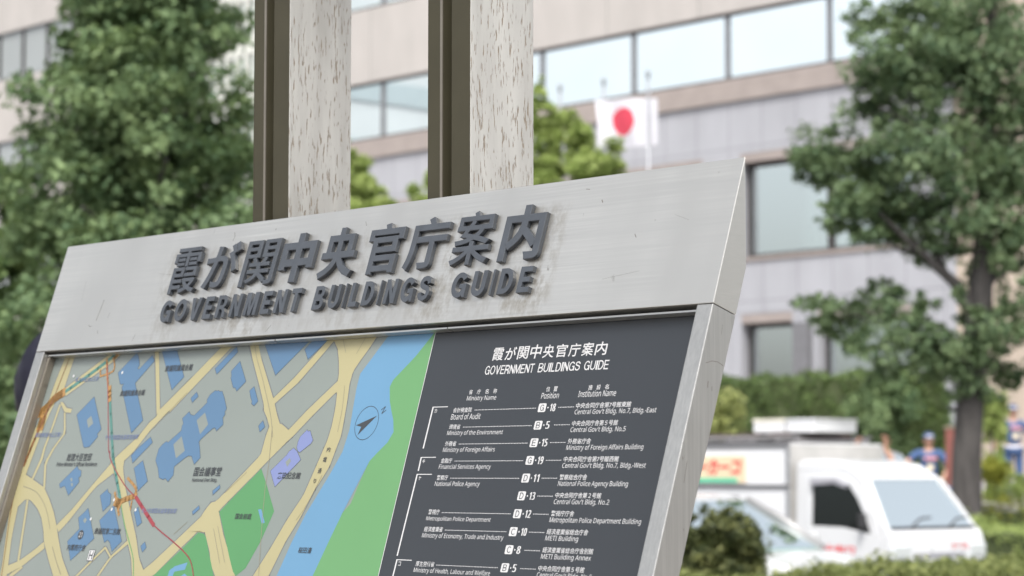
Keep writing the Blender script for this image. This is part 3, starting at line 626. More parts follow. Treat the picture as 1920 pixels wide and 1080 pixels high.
# the list of ministries
mb = MB()
mb.prism([(H1 + 1, PW), (VB, PW), (VB, 23.5), (H1 + 1, 23.5)], lambda p, k: PN(div_at(p[0]) + .5 if k == 0 else W1 - FRM - .6, p[0], p[1]), 0)
mb.face([PN(div_at(H1 + 1), H1 + 1, PW - .3), PN(div_at(VB), VB, PW - .3), PN(div_at(VB) + 1.0, VB, PW - .3), PN(div_at(H1 + 1) + 1.0, H1 + 1, PW - .3)], 1)
DT = lambda s, x0, x1, yb, h, off=.0, res=2: text_into(mb, s, ((x0 + x1) / 2, -(yb - h / 2), x1 - x0, h), on(1.4), 1, off, 0, res)
for k, ch in enumerate('霞が関中央官庁案内'): DT(ch, 979.6 + 20.75 * k, 979.6 + 20.75 * k + 17.6, 207.2, 15.4 if ch != '中' else 16.5, .010, 3)
def flat_word(s, x0, x1, yb, h, mi, lay):
    for ch, a, b in word_layout(s, x0, x1, .10):
        co, fs = glyph_mesh(ch, table=GLYPH_THIN); lo, hi = co.min(0), co.max(0); k = len(mb.v)
        for x, y, _ in co: mb.v.append(PN(a + (x - lo[0]) / (hi[0] - lo[0]) * (b - a), yb - (y - lo[1]) / (hi[1] - lo[1]) * h, PW - lay * .045))
        for f in fs: mb.f.append([k + q for q in f]); mb.m.append(mi); mb.sm.append(False)
flat_word('GOVERNMENT', 972.6, 1054, 223.9, 10.6, 1, 1.4); flat_word('BUILDINGS', 1061, 1127.5, 223.9, 10.6, 1, 1.4); flat_word('GUIDE', 1134, 1171.6, 223.9, 10.6, 1, 1.4)
for s, a, b in (('省庁名称', 954, 1001.2), ('位置', 1082.2, 1100.1), ('施設名', 1148.6, 1179.8)):
    st = (b - a - 6) / max(1, len(s) - 1)
    for k, ch in enumerate(s): DT(ch, a + st * k, a + st * k + 6.0, 246.9, 5.6, .006)
DT('Ministry Name', 953, 1002.7, 256.0, 7.2, 0); DT('Position', 1077, 1104.9, 255.2, 7.0, 0); DT('Institution Name', 1135.4, 1192.8, 254.8, 7.2, 0)
ROWS = [('会計検査院', 'Board of Audit', 'G', '18', '中央合同庁舎第7号館東館', "Central Gov't Bldg. No.7, Bldg.-East"),
        ('環境省', 'Ministry of the Environment', 'B', '5', '中央合同庁舎第５号館', "Central Gov't Bldg. No.5"),
        ('外務省', 'Ministry of Foreign Affairs', 'E', '15', '外務省庁舎', 'Ministry of Foreign Affairs Building'),
        ('金融庁', 'Financial Services Agency', 'G', '19', '中央合同庁舎第7号館西館', "Central Gov't Bldg. No.7, Bldg.-West"),
        ('警察庁', 'National Police Agency', 'D', '11', '警察総合庁舎', 'National Police Agency Building'),
        ('', '', 'D', '13', '中央合同庁舎第２号館', "Central Gov't Bldg. No.2"),
        ('警視庁', 'Metropolitan Police Department', 'D', '12', '警視庁庁舎', 'Metropolitan Police Department Building'),
        ('経済産業省', 'Ministry of Economy, Trade and Industry', 'C', '10', '経済産業省総合庁舎', 'METI Building'),
        ('', '', 'C', '8', '経済産業省総合庁舎別館', 'METI Building Annex'),
        ('厚生労働省', 'Ministry of Health, Labour and Welfare', 'B', '5', '中央合同庁舎第５号館', "Central Gov't Bldg. No.5")]
LW = [50.5, 94.5, 88, 88, 76.5, 0, 108.5, 136, 0, 128]; RW = [122.5, 83.5, 115.5, 125, 105, 83.5, 136, 50, 75.5, 82.5]
def rrect(x0, y0, x1, y1, r, n=4):
    o = []
    for cx, cy, a0 in ((x1 - r, y1 - r, 0), (x0 + r, y1 - r, 90), (x0 + r, y0 + r, 180), (x1 - r, y0 + r, 270)):
        for k in range(n + 1): q = radians(a0 + 90 * k / n); o.append((cx + r * cos(q), cy + r * sin(q)))
    return o
for k, (jp, en, sec, num, jp2, en2) in enumerate(ROWS):
    y = 265.7 + 20.14 * k; dx = .14 * k
    if jp:
        wj = 6.35 * len(jp); DT(jp, 934.3 + dx, 934.3 + dx + wj, y + 2.7, 6.0, .006)
        DT(en, 933.4 + dx, 933.4 + dx + LW[k], y + 11.2, 7.2 if 'y' in en or 'f' in en else 6.4, 0)
        x = 934.3 + wj + 5
        while x < 1072:
            areas(mb, [[(x, y - .1), (x + 1.6, y - .1), (x + 1.6, y + .7), (x, y + .7)]], 1, 1.4); x += 2.5
    areas(mb, [rrect(1076.6 + dx, y - 5.0, 1088.6 + dx, y + 5.0, 1.6)], 1, 1.2)
    flat_word(sec, 1079.6 + dx, 1085.6 + dx, y + 3.6, 7.2, 0, 2.6)
    areas(mb, [[(1091 + dx, y - .8), (1092.8 + dx, y - .8), (1092.8 + dx, y + .8), (1091 + dx, y + .8)]], 1, 1.4)
    for q in range(3): text_into(mb, num, (1095.0 + dx + (8.4 if len(num) == 2 else 5.2) / 2 + .45 * q, -y, 8.0 if len(num) == 2 else 5.0, 8.6), on(1.4 + .05 * q), 1, 0, 0, 3)
    x = 1108.5
    while x < 1131.5:
        areas(mb, [[(x, y - .3), (x + 1.6, y - .3), (x + 1.6, y + .5), (x, y + .5)]], 1, 1.4); x += 2.5
    DT(jp2, 1136 + dx * .3, 1136 + dx * .3 + 6.85 * len(jp2) + 1, y + 2.0, 6.2, .006)
    DT(en2, 1136 + dx * .3, 1136 + dx * .3 + RW[k], y + 10.4, 7.4, 0)
for ch, y0, y1 in (('カ', 260.5, 311), ('キ', 321.3, 338), ('ケ', 341.6, 438.5), ('コ', 442.6, 600)):
    x = 896 + (y0 - 260) * .022
    areas(mb, [[(x, y0), (x + 27, y0), (x + 27, y0 + .9), (x, y0 + .9)], [(x, y0 + .9), (x + 2.2, y0 + .9), (x + 3, y1), (x + .8, y1)]], 1, 1.4)
    DT(ch, x + 5, x + 9.6, y0 + 7.4, 4.8, .008)
mb.build('directory_panel', [P_DARK, P_WHITE], board, fix=False)

# raised characters on the header
def raised(name, co, fs, x0, x1, yb, h, depth=6.2):
    lo, hi = co.min(0), co.max(0); me = bpy.data.meshes.new(name)
    x0 += 2.2; x1 -= 3.2
    vs = [PN(x0 + (x - lo[0]) / (hi[0] - lo[0]) * (x1 - x0), yb - (y - lo[1]) / (hi[1] - lo[1]) * h, .25 - (z - lo[2]) / (hi[2] - lo[2]) * depth) for x, y, z in co]
    me.from_pydata(vs, [], fs); me.update(); return link(name, me, M_LETTER, board)
XP = [(303, 371.5), (381, 459), (467, 543.5), (547, 622), (632, 707), (723, 794), (800, 877), (885, 958), (971, 1044)]
YT = [29.0, 28.5, 31, 28, 27.5, 29, 28, 27.5, 27.5]
OFF = [.000, .009, .000, .028, .020, .014, .014, .004, .020]
for ch, (a, b), yt, of in zip('霞が関中央官庁案内', XP, YT, OFF):
    co, fs = text_mesh(ch, of, .05, .012, 4); raised('raised_character', co, fs, a, b, 95.6 if ch != 'が' else 93, (95.6 if ch != 'が' else 93) - yt)
def word(s, x0, x1, yb, h):
    for ch, a, b in word_layout(s, x0, x1):
        co, fs = glyph_mesh(ch, .1, .006); raised('raised_letter', co, fs, a, b, yb, h, 6.0)
word('GOVERNMENT', 304, 617, 136.2, 31.5); word('BUILDINGS', 641, 869, 136.2, 31.5); word('GUIDE', 903, 1043, 136.2, 31.5)

# posts behind the board
def post(s0):
    yf = .006; s1 = s0 + .080; y1 = yf + .100; top = 2.62
    mb = MB()
    mb.box((s0, yf, 0), (s0 + .0285, y1, top)); mb.box((s0 + .0285, yf + .016, 0), (s0 + .044, y1 - .016, top)); mb.box((s0 + .044, yf, 0), (s1 - .0018, y1, top))
    p = mb.build('post', M_BRONZE, board, .0009)
    m2 = MB(); m2.box((s0 + .0245, yf - .0012, .05), (s0 + .0287, yf - .0003, top - .01)); m2.build('worn_edge', M_BRONZE_EDGE, p)
    m2 = MB(); m2.box((s1 - .0016, yf - .0004, .05), (s1, y1 + .001, top)); m2.build('side_cladding', M_PITTED, p, .0004)
    m2 = MB(); m2.box((s0 - .02, yf - .02, 0), (s1 + .02, y1 + .02, .02)); m2.build('base_plate', M_BRONZE, p, .002)
    for z in (1.0, 1.55):
        m2 = MB(); fy = -(Z_TR - z) * SL / CL + TH * .001 / CL + .001
        m2.box((s0 + .02, min(fy, yf - .002), z), (s0 + .06, yf - .002, z + .04)); m2.build('bracket', M_BRONZE, p)
post(-.878 + BW / 2 ); post(-.521 + BW / 2)
mb = MB(); mb.box((-.55, -.10, 2.625), (.45, .22, 2.70)); mb.box((-.50, -.06, 2.70), (.40, .18, 2.74)); mb.build('post_shade_cap', M_BRONZE, board, .003)  # unseen cap over the posts, added to shade their tops

# ------------------------------------------------------------------ ground
def quad_sheet(name, rects, mat, z=None, kind='structure'):
    mb = MB()
    for s0, s1, e0, e1 in rects:
        mb.face([SE(s0, e0, z), SE(s1, e0, z), SE(s1, e1, z), SE(s0, e1, z)])
    return tag(mb.build(name, mat, fix=False), kind=kind)
mb = MB()
es = [-160, 24, 32.2, 36, 60, 400]
for a, b in zip(es, es[1:]):
    mb.face([SE(-500, a, terrain(a) - .02), SE(300, a, terrain(a) - .02), SE(300, b, terrain(b) - .02), SE(-500, b, terrain(b) - .02)])
tag(mb.build('ground', M_PLAZA, fix=False), kind='structure')
quad_sheet('road', [(-300, 200, 11.2, 22.0)], M_ASPH, .004)
mb = MB(); mb.box((-300, -8, -.1), (200, 11.0, .0)); 
tag(mb.build('near_pavement', M_PAVE, loc=(0, 0, .008), rz=-YAW), kind='structure')
mb = MB(); mb.box((-300, 11.0, -.1), (200, 11.2, .12)); tag(mb.build('kerb', M_CONC, rz=-YAW, bevel=.02), kind='structure')
mb = MB(); mb.box((-300, 22.0, -.1), (200, 22.2, .13)); mb.box((-300, 22.2, -.1), (200, 23.9, .12)); tag(mb.build('far_pavement', M_CONC, rz=-YAW), kind='structure')
mb = MB()
for k in range(60): s = -200 + k * 5; mb.face([SE(s, 16.52, .008), SE(s + 3, 16.52, .008), SE(s + 3, 16.66, .008), SE(s, 16.66, .008)])
tag(mb.build('lane_marking', M_LINE, fix=False), kind='structure')

# ------------------------------------------------------------------ buildings
FE = 45.8
ZB = [(12.03, 13.76), (16.17, 17.9), (20.3, 22.05)]       # ribbon windows
S0, S1 = -60.4, -34.5
bld = thing('office_building', 'beige office block with ribbon windows above grey tiled lower floors, behind the flag', 'building', SE(S0, FE, 0), -YAW)
L = S1 - S0
MOD = [s - S0 for s in (-60.1, -56.45, -52.9, -49.2, -45.5, -42.0, -38.5, -35.0)]
mb = MB()
mb.box((.0, .35, 0), (L, 16, 30))
mb.build('core', M_WALL_UP, bld, loc=(0, .22, 0))
for k, (a, b) in enumerate([(13.80, 16.13), (17.94, 20.26), (22.1, 24.5), (26, 30)]):
    m2 = MB(); m2.box((0, 0, a), (L, .55, b)); m2.build('wall_panel', M_WALL_UP, bld)
m2 = MB(); m2.box((-.02, -.10, 11.38), (L + .02, .55, 11.66)); m2.box((0, -.04, 11.66), (L, .55, 11.99)); m2.build('cornice', M_FRIEZE, bld, .02)
for (za, zb) in ZB:
    for a, b in zip(MOD, MOD[1:]):
        m2 = MB(); m2.box((a + .06, .16, za + .04), (b - .06, .2, zb - .04)); w = m2.build('window', M_MIRROR, bld)
        m2 = MB(); m2.box((b - .055, .10, za), (b + .055, .3, zb)); m2.build('mullion', M_FRAME_MID, w)
    m2 = MB(); m2.box((.05, .06, za - .05), (L - .05, .26, za + .035)); m2.box((.05, .12, zb - .035), (L - .05, .26, zb + .04)); m2.build('window_rail', M_FRAME_DK, bld)
# lower floors: piers between wide openings
def floor_windows(z0, z1, zt, openings, pier):
    m2 = MB(); m2.box((0, 0, z1 + .26), (L, .55, zt)); m2.build('wall_panel', M_WALL_LOW, bld)
    xs = [0] + [q for o in openings for q in o] + [L]
    for a, b in zip(xs[::2], xs[1::2]):
        if b - a > .05: m2 = MB(); m2.box((a, .002, z0), (b, .55, z1 + .255)); m2.build('pier', M_WALL_LOW, bld)
    for a, b in openings:
        m2 = MB(); m2.box((a, .004, z1 + .02), (b, .5, z1 + .25)); lt = m2.build('lintel', M_FRIEZE, bld)
        n = max(1, round((b - a) / 2.9)); st = (b - a) / n
        for k in range(n):
            p, q = a + st * k, a + st * (k + 1)
            m2 = MB(); m2.box((p + .10, .33, z0 + .10), (q - .10, .345, z1 - .10)); w = m2.build('window', M_GLASS, bld)
            m2 = MB(); m2.box((p, .28, z0), (q, .40, z0 + .1)); m2.box((p, .28, z1 - .1), (q, .40, z1 + .018)); m2.box((p, .285, z0 + .1), (p + .1, .395, z1 - .1)); m2.box((q - .1, .285, z0 + .1), (q, .395, z1 - .1))
            m2.build('frame', M_FRAME_DK, w)
            m2 = MB(); x = p + .12; lim = q - .14 - (.55 if k % 2 == 0 and n > 1 else 0)
            while x < lim:
                m2.face([(x, .47, z0 + .1), (x + .075, .505, z0 + .1), (x + .075, .505, z1 - .12), (x, .47, z1 - .12)]); x += .082
            m2.build('vertical_blind', M_BLIND, w, fix=False)
        m2 = MB(); m2.box((a - .02, -.05, z0 - .10), (b + .02, .30, z0 - .004)); m2.build('sill', M_FRIEZE, bld)
so = lambda s: s - S0
floor_windows(7.24, 9.72, 11.375, [(so(-57.6), so(-52.0)), (so(-48.2), so(-42.8)), (so(-41.45), so(-35.85))], 1)
m2 = MB(); m2.box((0, -.001, 5.80), (L, .55, 7.13)); m2.build('wall_panel', M_WALL_LOW, bld)
floor_windows(3.2, 5.50, 5.795, [(so(-57.6), so(-52.0)), (so(-48.2), so(-42.8)), (so(-41.45), so(-39.7)), (so(-38.86), so(-35.9))], 1)
m2 = MB(); m2.box((0, 0, 0), (L, .55, 3.09)); m2.build('wall_panel', M_WALL_LOW, bld)
m2 = MB(); m2.box((so(-39.55), -.18, 1.2), (so(-39.05), .3, 5.45)); m2.build('downpipe_cover', M_FRAME_MID, bld)
m2 = MB(); m2.box((L - .0, -.03, 0), (L + .25, 16.2, 30)); m2.build('end_wall', M_WALL_SIDE, bld)
m2 = MB(); m2.box((-.1, -.1, 30), (L + .3, 16.3, 30.5)); m2.build('roof', M_FRIEZE, bld)

def to_depth(px, e):                   # depth of the point seen in that column on the street line e
    t = (px - 960) / FPX; return e / (t * SY + CY)
def s_at(px, e):
    t = (px - 960) / FPX; Y = e / (t * SY + CY); return Y * (t * CY - SY)
# the block at the left edge
s_end = s_at(124, FE); s_beg = s_end - 30
b2 = thing('office_building', 'pale beige office block with a dim ribbon window, cut off by the left picture edge', 'building', SE(s_beg, FE, 0), -YAW)
m2 = MB(); m2.box((0, .3, 0), (30, 6, 34)); m2.build('core', M_WALL_UP, b2)
zz = [(8.3, 10.1), (12.45, 14.25), (16.62, 18.45), (20.8, 22.6)]
lev = [0] + [q for o in zz for q in o] + [34]
for a, b in zip(lev[::2], lev[1::2]): m2 = MB(); m2.box((0, 0, a), (30, .5, b)); m2.build('wall_panel', M_WALL_UP, b2)
for a, b in zz:
    xs = [30 - 1.75 * k for k in range(0, 12)]
    for q, p in zip(xs, xs[1:]):
        m2 = MB(); m2.box((p + .05, .12, a + .05), (q - .05, .15, b - .05)); w = m2.build('window', M_MIRROR2, b2)
        m2 = MB(); m2.box((q - .10, .06, a), (q - .0, .2, b)); m2.build('mullion', M_FRAME_DK, w)
    m2 = MB(); m2.box((.0, .03, a - .05), (30, .2, a + .045)); m2.box((0, .05, b - .045), (30, .2, b + .03)); m2.build('window_rail', M_FRAME_MID, b2)
# the bright tower far behind, between the tree and the post
M_TOWER = plain('tower_white', (.62, .63, .58), .6, 0, .06, .3)
M_TOWGL = mirror_glass('tower_glass', (.62, .74, .74), .06)
pt = at(452, 880, 170); ts, te = to_se(pt)
tw = thing('office_tower', 'bright high rise with a grid of pale windows, glimpsed between big tree and steel post', 'building', SE(ts - 7.0, te, 0), -YAW)
m2 = MB(); m2.box((0, .2, 0), (14, 14, 62)); m2.build('core', M_TOWGL, tw)
for k in range(15): m2 = MB(); m2.box((-.1, -.05, 4 * k), (14.1, .5, 4 * k + 1.5)); m2.build('spandrel', M_TOWER, tw)
for k in range(12): m2 = MB(); m2.box((-.15 + 1.2 * k, -.12, 0), (.25 + 1.2 * k, .3, 62)); m2.build('pilaster', M_TOWER, tw)
m2 = MB(); m2.box((-.3, -.3, 62), (14.3, 14.3, 63)); m2.build('roof', M_TOWER, tw)
# the block across the street that the ribbon windows mirror
b4 = thing('office_building', 'grey office block far along the street, mirrored in the ribbon windows', 'building', SE(-167, -20, 0), -YAW)
m2 = MB(); m2.box((0, 0, 0), (42, 30, 62)); m2.build('core', plain('far_block_grey', (.50, .53, .54), .6, 0, .1, .2), b4)
for k in range(14):
    m2 = MB(); m2.box((-.1, -.1, 4.2 * k + 1.8), (42.12, 30.1, 4.2 * k + 3.3)); m2.build('window_band', plain('far_block_glass', (.36, .42, .44), .3), b4)

# ------------------------------------------------------------------ trees, shrubs, hedges
rng = np.random.default_rng(11)
def leaf_mesh(name, P, size, out=None, flat=.35, tintf=None):
    """one leaf per row of P: a folded diamond, turned at random and biased outward"""
    n = len(P); d = rng.normal(size=(n, 3)); d /= np.linalg.norm(d, axis=1)[:, None]
    nrm = rng.normal(size=(n, 3)); nrm[:, 2] += .9
    if out is not None: nrm += out * 1.1
    nrm /= np.linalg.norm(nrm, axis=1)[:, None]
    a = np.cross(nrm, d); a /= np.linalg.norm(a, axis=1)[:, None] + 1e-9; b = np.cross(nrm, a)
    sz = (size * rng.uniform(.6, 1.35, n))[:, None]
    V = np.stack([P - a * sz * .5, P + b * sz * .36 + nrm * sz * .1, P + a * sz * .55, P - b * sz * .36 + nrm * sz * .1], 1).reshape(-1, 3)
    me = bpy.data.meshes.new(name)
    me.vertices.add(4 * n); me.vertices.foreach_set('co', V.astype(np.float32).ravel())
    me.loops.add(4 * n); me.loops.foreach_set('vertex_index', np.arange(4 * n, dtype=np.int32))
    me.polygons.add(n); me.polygons.foreach_set('loop_start', np.arange(0, 4 * n, 4, dtype=np.int32))
    me.update(calc_edges=True)
    t = rng.beta(1.6, 2.4, n) if tintf is None else np.clip(tintf + rng.normal(0, .18, n), 0, 1)
    at_ = me.attributes.new('tint', 'FLOAT', 'FACE'); at_.data.foreach_set('value', t.astype(np.float32))
    return me
def clump_points(clumps, n, sub=14, spread=.30, surf=.62):
    """clumps: (x, y, z, rx, ry, rz); leaves sit in tufts inside each ellipsoid, mostly near its skin"""
    C = np.array(clumps, float); vol = C[:, 3] * C[:, 4] + C[:, 3] * C[:, 5] + C[:, 4] * C[:, 5]
    cnt = np.maximum(40, (n * vol / vol.sum()).astype(int)); P = []; O = []; T = []
    for c, k in zip(C, cnt):
        m = max(4, int(sub * (.5 + rng.random())))
        d = rng.normal(size=(m, 3)); d /= np.linalg.norm(d, axis=1)[:, None]
        r = np.where(rng.random(m) < surf, rng.uniform(.72, 1.08, m), rng.uniform(.1, .8, m))[:, None]
        tc = c[:3] + d * r * c[3:]; tt = rng.uniform(.12, .75, m)
        w = rng.integers(0, m, k); s = spread * c[3:] * rng.uniform(.7, 1.35, m)[w][:, None]
        q = rng.normal(size=(k, 3)); q *= (rng.random(k) ** .45 / (np.linalg.norm(q, axis=1) + 1e-9))[:, None] * 1.25
        P.append(tc[w] + q * s); O.append(d[w]); T.append(tt[w])
    return np.concatenate(P), np.concatenate(O), np.concatenate(T)
def wander(a, b, k=5, j=.05):
    a, b = Vector(a), Vector(b); L_ = (b - a).length; out = []
    for i in range(k + 1):
        t = i / k; p = a.lerp(b, t)
        if 0 < i < k: p += Vector(rng.normal(0, j * L_, 3))
        out.append(p)
    return out
def tree(name, label, cat, base, clumps, nleaf, size, mat, trunk, limbs=(), group=None, sub=14, spread=.30, surf=.62):
    """clumps, trunk (points + radii) and limbs are in world metres; the thing's Empty stands at the base"""
    base = Vector(base); root = thing(name, label, cat, base, 0, group)
    rel = [(c[0] - base.x, c[1] - base.y, c[2] - base.z, *c[3:]) for c in clumps]
    P, O, T = clump_points(rel, nleaf, sub, spread, surf)
    link('crown', leaf_mesh('crown', P, size, O, tintf=T), mat, root)
    mb = MB(); pts, rad = trunk; mb.tube([Vector(p) - base for p in pts], rad, 14); tr = mb.build('trunk', M_BARK, root, fix=False)
    for pts, r0, r1 in limbs:
        mb = MB(); pts = [Vector(p) - base for p in pts]; k = len(pts)
        mb.tube(pts, [r0 + (r1 - r0) * i / (k - 1) for i in range(k)], 8); mb.build('limb', M_BARK, root, fix=False)
    return root
def px_clumps(rows, depth, dr, k=1.0):
    """rows: (px, py, rx, ry) in photo pixels -> clumps spread in depth by +-dr metres"""
    out = []
    for (x, y, rx, ry) in rows:
        q = at(x, y, depth + rng.uniform(-dr, dr)); sc = q.y / FPX
        out.append((q.x, q.y, q.z, rx * sc * k, max(rx, ry) * sc * k * .95, ry * sc * k))
    return out

# the big conical tree at the left
bp = at(268, 900, 18); bp.z = 0
cl = []
for k in range(56):                     # whorls of boughs round the axis
    z = 1.0 + 6.2 * (k + .5) / 56; R = .31 * (7.45 - z)
    for j in range(8 if z < 4.5 else 6):
        q = rng.uniform(0, 2 * pi); sz = (.17 + .17 * rng.random()) * min(1, .4 + R); r = max(0, R * rng.uniform(.35, 1.08) - sz * .55)
        cl.append((bp.x + r * cos(q), bp.y + r * sin(q), z + rng.normal(0, .12), sz * 1.15, sz * 1.15, sz * .85))
lim = []
for k in range(14):
    z = 1.4 + 5 * k / 14; q = rng.uniform(0, 2 * pi); R = .27 * (7.3 - z)
    lim.append((wander((bp.x, bp.y, z), (bp.x + R * cos(q), bp.y + R * sin(q), z + .35), 4), .04, .012))
tree('broadleaf_tree', 'tall dense dark green conical tree filling the left behind the board', 'tree', bp, cl, 110000, .064, L_DEEP,
     ([(bp.x, bp.y, 0), (bp.x + .03, bp.y, 2), (bp.x - .03, bp.y, 4.5), (bp.x, bp.y, 7.0)], [.16, .13, .08, .02]), lim, sub=8, spread=.44)
# the yellower tree cut by the left edge
bp = at(-70, 900, 24); bp.z = 0
cl = px_clumps([(-90, 420, 100, 80), (-45, 320, 50, 44), (10, 350, 50, 46), (35, 420, 50, 46), (-10, 470, 60, 50), (40, 500, 60, 60), (15, 580, 60, 60), (-40, 520, 90, 80), (10, 640, 60, 70), (-60, 650, 90, 80), (-20, 760, 80, 70), (-110, 180, 60, 60), (-32, 125, 24, 22), (15, 400, 40, 30)], 24, .5)
tree('broadleaf_tree', 'yellowish green tree at the left picture edge, beside the tall conical tree', 'tree', bp, cl, 20000, .075, L_MID,
     ([(bp.x, bp.y, 0), (bp.x, bp.y, 4.5)], [.12, .04]), [(wander((bp.x, bp.y, 2 + .4 * k), (c[0], c[1], c[2])), .03, .01) for k, c in enumerate(cl[:6])], sub=10)
# low planting under them
bp = at(10, 960, 15); bp.z = 0
cl = px_clumps([(-30, 700, 60, 70), (20, 800, 50, 80), (-20, 880, 80, 70), (50, 900, 70, 80), (90, 780, 60, 70), (140, 860, 80, 80), (-90, 820, 80, 90)], 15, .3)
tree('shrub', 'dark shrub behind the lower left edge of the board', 'shrub', bp, cl, 9000, .06, L_DEEP, ([(bp.x, bp.y, 0), (bp.x, bp.y, 1.4)], [.05, .02]))

# the street tree at the right
D = 28
rows = [(1640, 45, 52, 40), (1700, 30, 60, 45), (1655, 105, 70, 45), (1720, 110, 85, 60), (1625, 185, 55, 50), (1690, 200, 70, 55), (1790, 40, 110, 70), (1880, 60, 90, 80), (1850, 140, 100, 70),
        (1530, 275, 60, 36), (1515, 315, 34, 22), (1590, 290, 70, 55), (1640, 330, 75, 55), (1700, 290, 80, 65), (1790, 230, 100, 65), (1890, 240, 80, 80), (1770, 310, 90, 60), (1860, 330, 90, 70),
        (1600, 375, 55, 32), (1660, 390, 80, 52), (1730, 400, 85, 55), (1690, 440, 55, 36), (1830, 400, 90, 55), (1900, 410, 70, 60), (1780, 150, 60, 60), (1905, 330, 50, 60), (1550, 340, 46, 24), (1560, 425, 40, 12), (1635, 440, 40, 20), (1760, 470, 50, 30), (1880, 480, 60, 30),
        (1535, 572, 40, 26), (1580, 600, 50, 34), (1630, 600, 50, 46), (1665, 555, 40, 28), (1660, 650, 60, 44), (1715, 610, 50, 36), (1745, 660, 65, 40), (1735, 570, 22, 22), (1840, 545, 42, 56), (1850, 630, 66, 50), (1800, 690, 80, 40), (1880, 690, 50, 36), (1780, 640, 50, 36), (1895, 620, 40, 50), (1830, 730, 60, 30), (1650, 700, 30, 24), (1905, 560, 30, 40)]
cl = px_clumps(rows, D, .6, .90)
for x, y, rx, ry in rows:               # looser outer sprays round every bough
    for k in range(3):
        q = rng.uniform(0, 2 * pi); cl += px_clumps([(x + rx * 1.0 * cos(q), y + ry * .95 * sin(q), rx * rng.uniform(.25, .45), ry * rng.uniform(.25, .45))], D, .6)
bp = at(1812, 1000, D); bp.z = .12
T_ = lambda x, y, dd=0: at(x, y, D + dd)
t_top = T_(1856, 140)
limbs = [([T_(1815, 575), T_(1790, 530, -.1), T_(1755, 500, -.15), T_(1725, 470, -.2), T_(1690, 440, -.3), T_(1650, 400, -.4)], .085, .02),
         ([T_(1772, 515, -.1), T_(1750, 460, .1), T_(1735, 420, .2), T_(1700, 340, .3)], .05, .015),
         ([T_(1725, 472, -.2), T_(1690, 470, -.1), T_(1660, 452, .1)], .04, .012),
         ([T_(1835, 560), T_(1862, 520, .1), T_(1900, 498, .2), T_(1960, 480, .3)], .07, .03), ([T_(1845, 560), T_(1870, 470, .2), T_(1900, 400, .4)], .05, .02),
         ([T_(1835, 690), T_(1780, 660, -.2), T_(1700, 630, -.4), T_(1600, 590, -.5)], .045, .012), ([T_(1850, 300), T_(1760, 260, -.3), T_(1650, 200, -.5)], .05, .015),
         ([T_(1852, 330), T_(1740, 320, .3), T_(1600, 300, .4), T_(1520, 285, .4)], .05, .012), ([T_(1850, 200), T_(1760, 120, .2), T_(1660, 60, .3)], .05, .015), ([T_(1852, 340), T_(1900, 260, -.2), T_(1960, 220, -.3)], .045, .015)]
tree('street_tree', 'dark leafed street tree with a bare grey trunk and open crown, behind the white truck', 'tree', bp, cl, 47000, .074, L_GINKGO,
     ([bp, T_(1812, 930), T_(1813, 850), T_(1818, 770), T_(1828, 640), T_(1838, 560), T_(1848, 400), T_(1855, 200), T_(1860, -80)], [.205, .18, .172, .165, .155, .145, .11, .08, .03]), limbs, sub=11, spread=.46, surf=.62)

# two young trees behind the posts
bp = at(1005, 900, 34); bp.z = terrain(to_se(bp)[1])
cl = px_clumps([(1012, 165, 13, 18), (1018, 195, 30, 20), (1040, 225, 58, 30), (1000, 240, 60, 40), (1075, 255, 42, 30), (950, 300, 70, 50), (1010, 300, 60, 45), (1060, 300, 60, 34), (1110, 310, 52, 34), (1130, 330, 45, 30), (1085, 340, 66, 40), (1000, 360, 90, 44), (1140, 305, 30, 24), (1120, 290, 46, 34), (1060, 270, 56, 40), (900, 340, 70, 60), (800, 350, 34, 34), (860, 380, 70, 50), (1080, 400, 90, 60)], 34, .5)
tree('young_tree', 'light yellow green young tree between right post and flag', 'tree', bp, cl, 24000, .080, L_FRESH, ([bp, (bp.x, bp.y, 3.5), (bp.x + .05, bp.y, 6.6)], [.09, .06, .015]),
     [(wander((bp.x, bp.y, 2.5 + .25 * k), c[:3]), .03, .008) for k, c in enumerate(cl[4:12])], sub=9)
bp = at(625, 900, 33); bp.z = terrain(to_se(bp)[1])
cl = px_clumps([(640, 330, 52, 46), (665, 315, 26, 26), (600, 300, 60, 50), (690, 375, 40, 24), (650, 390, 80, 46), (560, 370, 80, 60), (600, 440, 90, 60), (720, 388, 28, 18), (668, 350, 44, 40), (690, 385, 50, 26)], 33, .4)
tree('young_tree', 'green young tree whose top shows between both posts, just above the board', 'tree', bp, cl, 14000, .080, L_FRESH, ([bp, (bp.x, bp.y, 5.0)], [.09, .02]),
     [(wander((bp.x, bp.y, 2.5 + .25 * k), c[:3]), .03, .008) for k, c in enumerate(cl[:5])], sub=9)

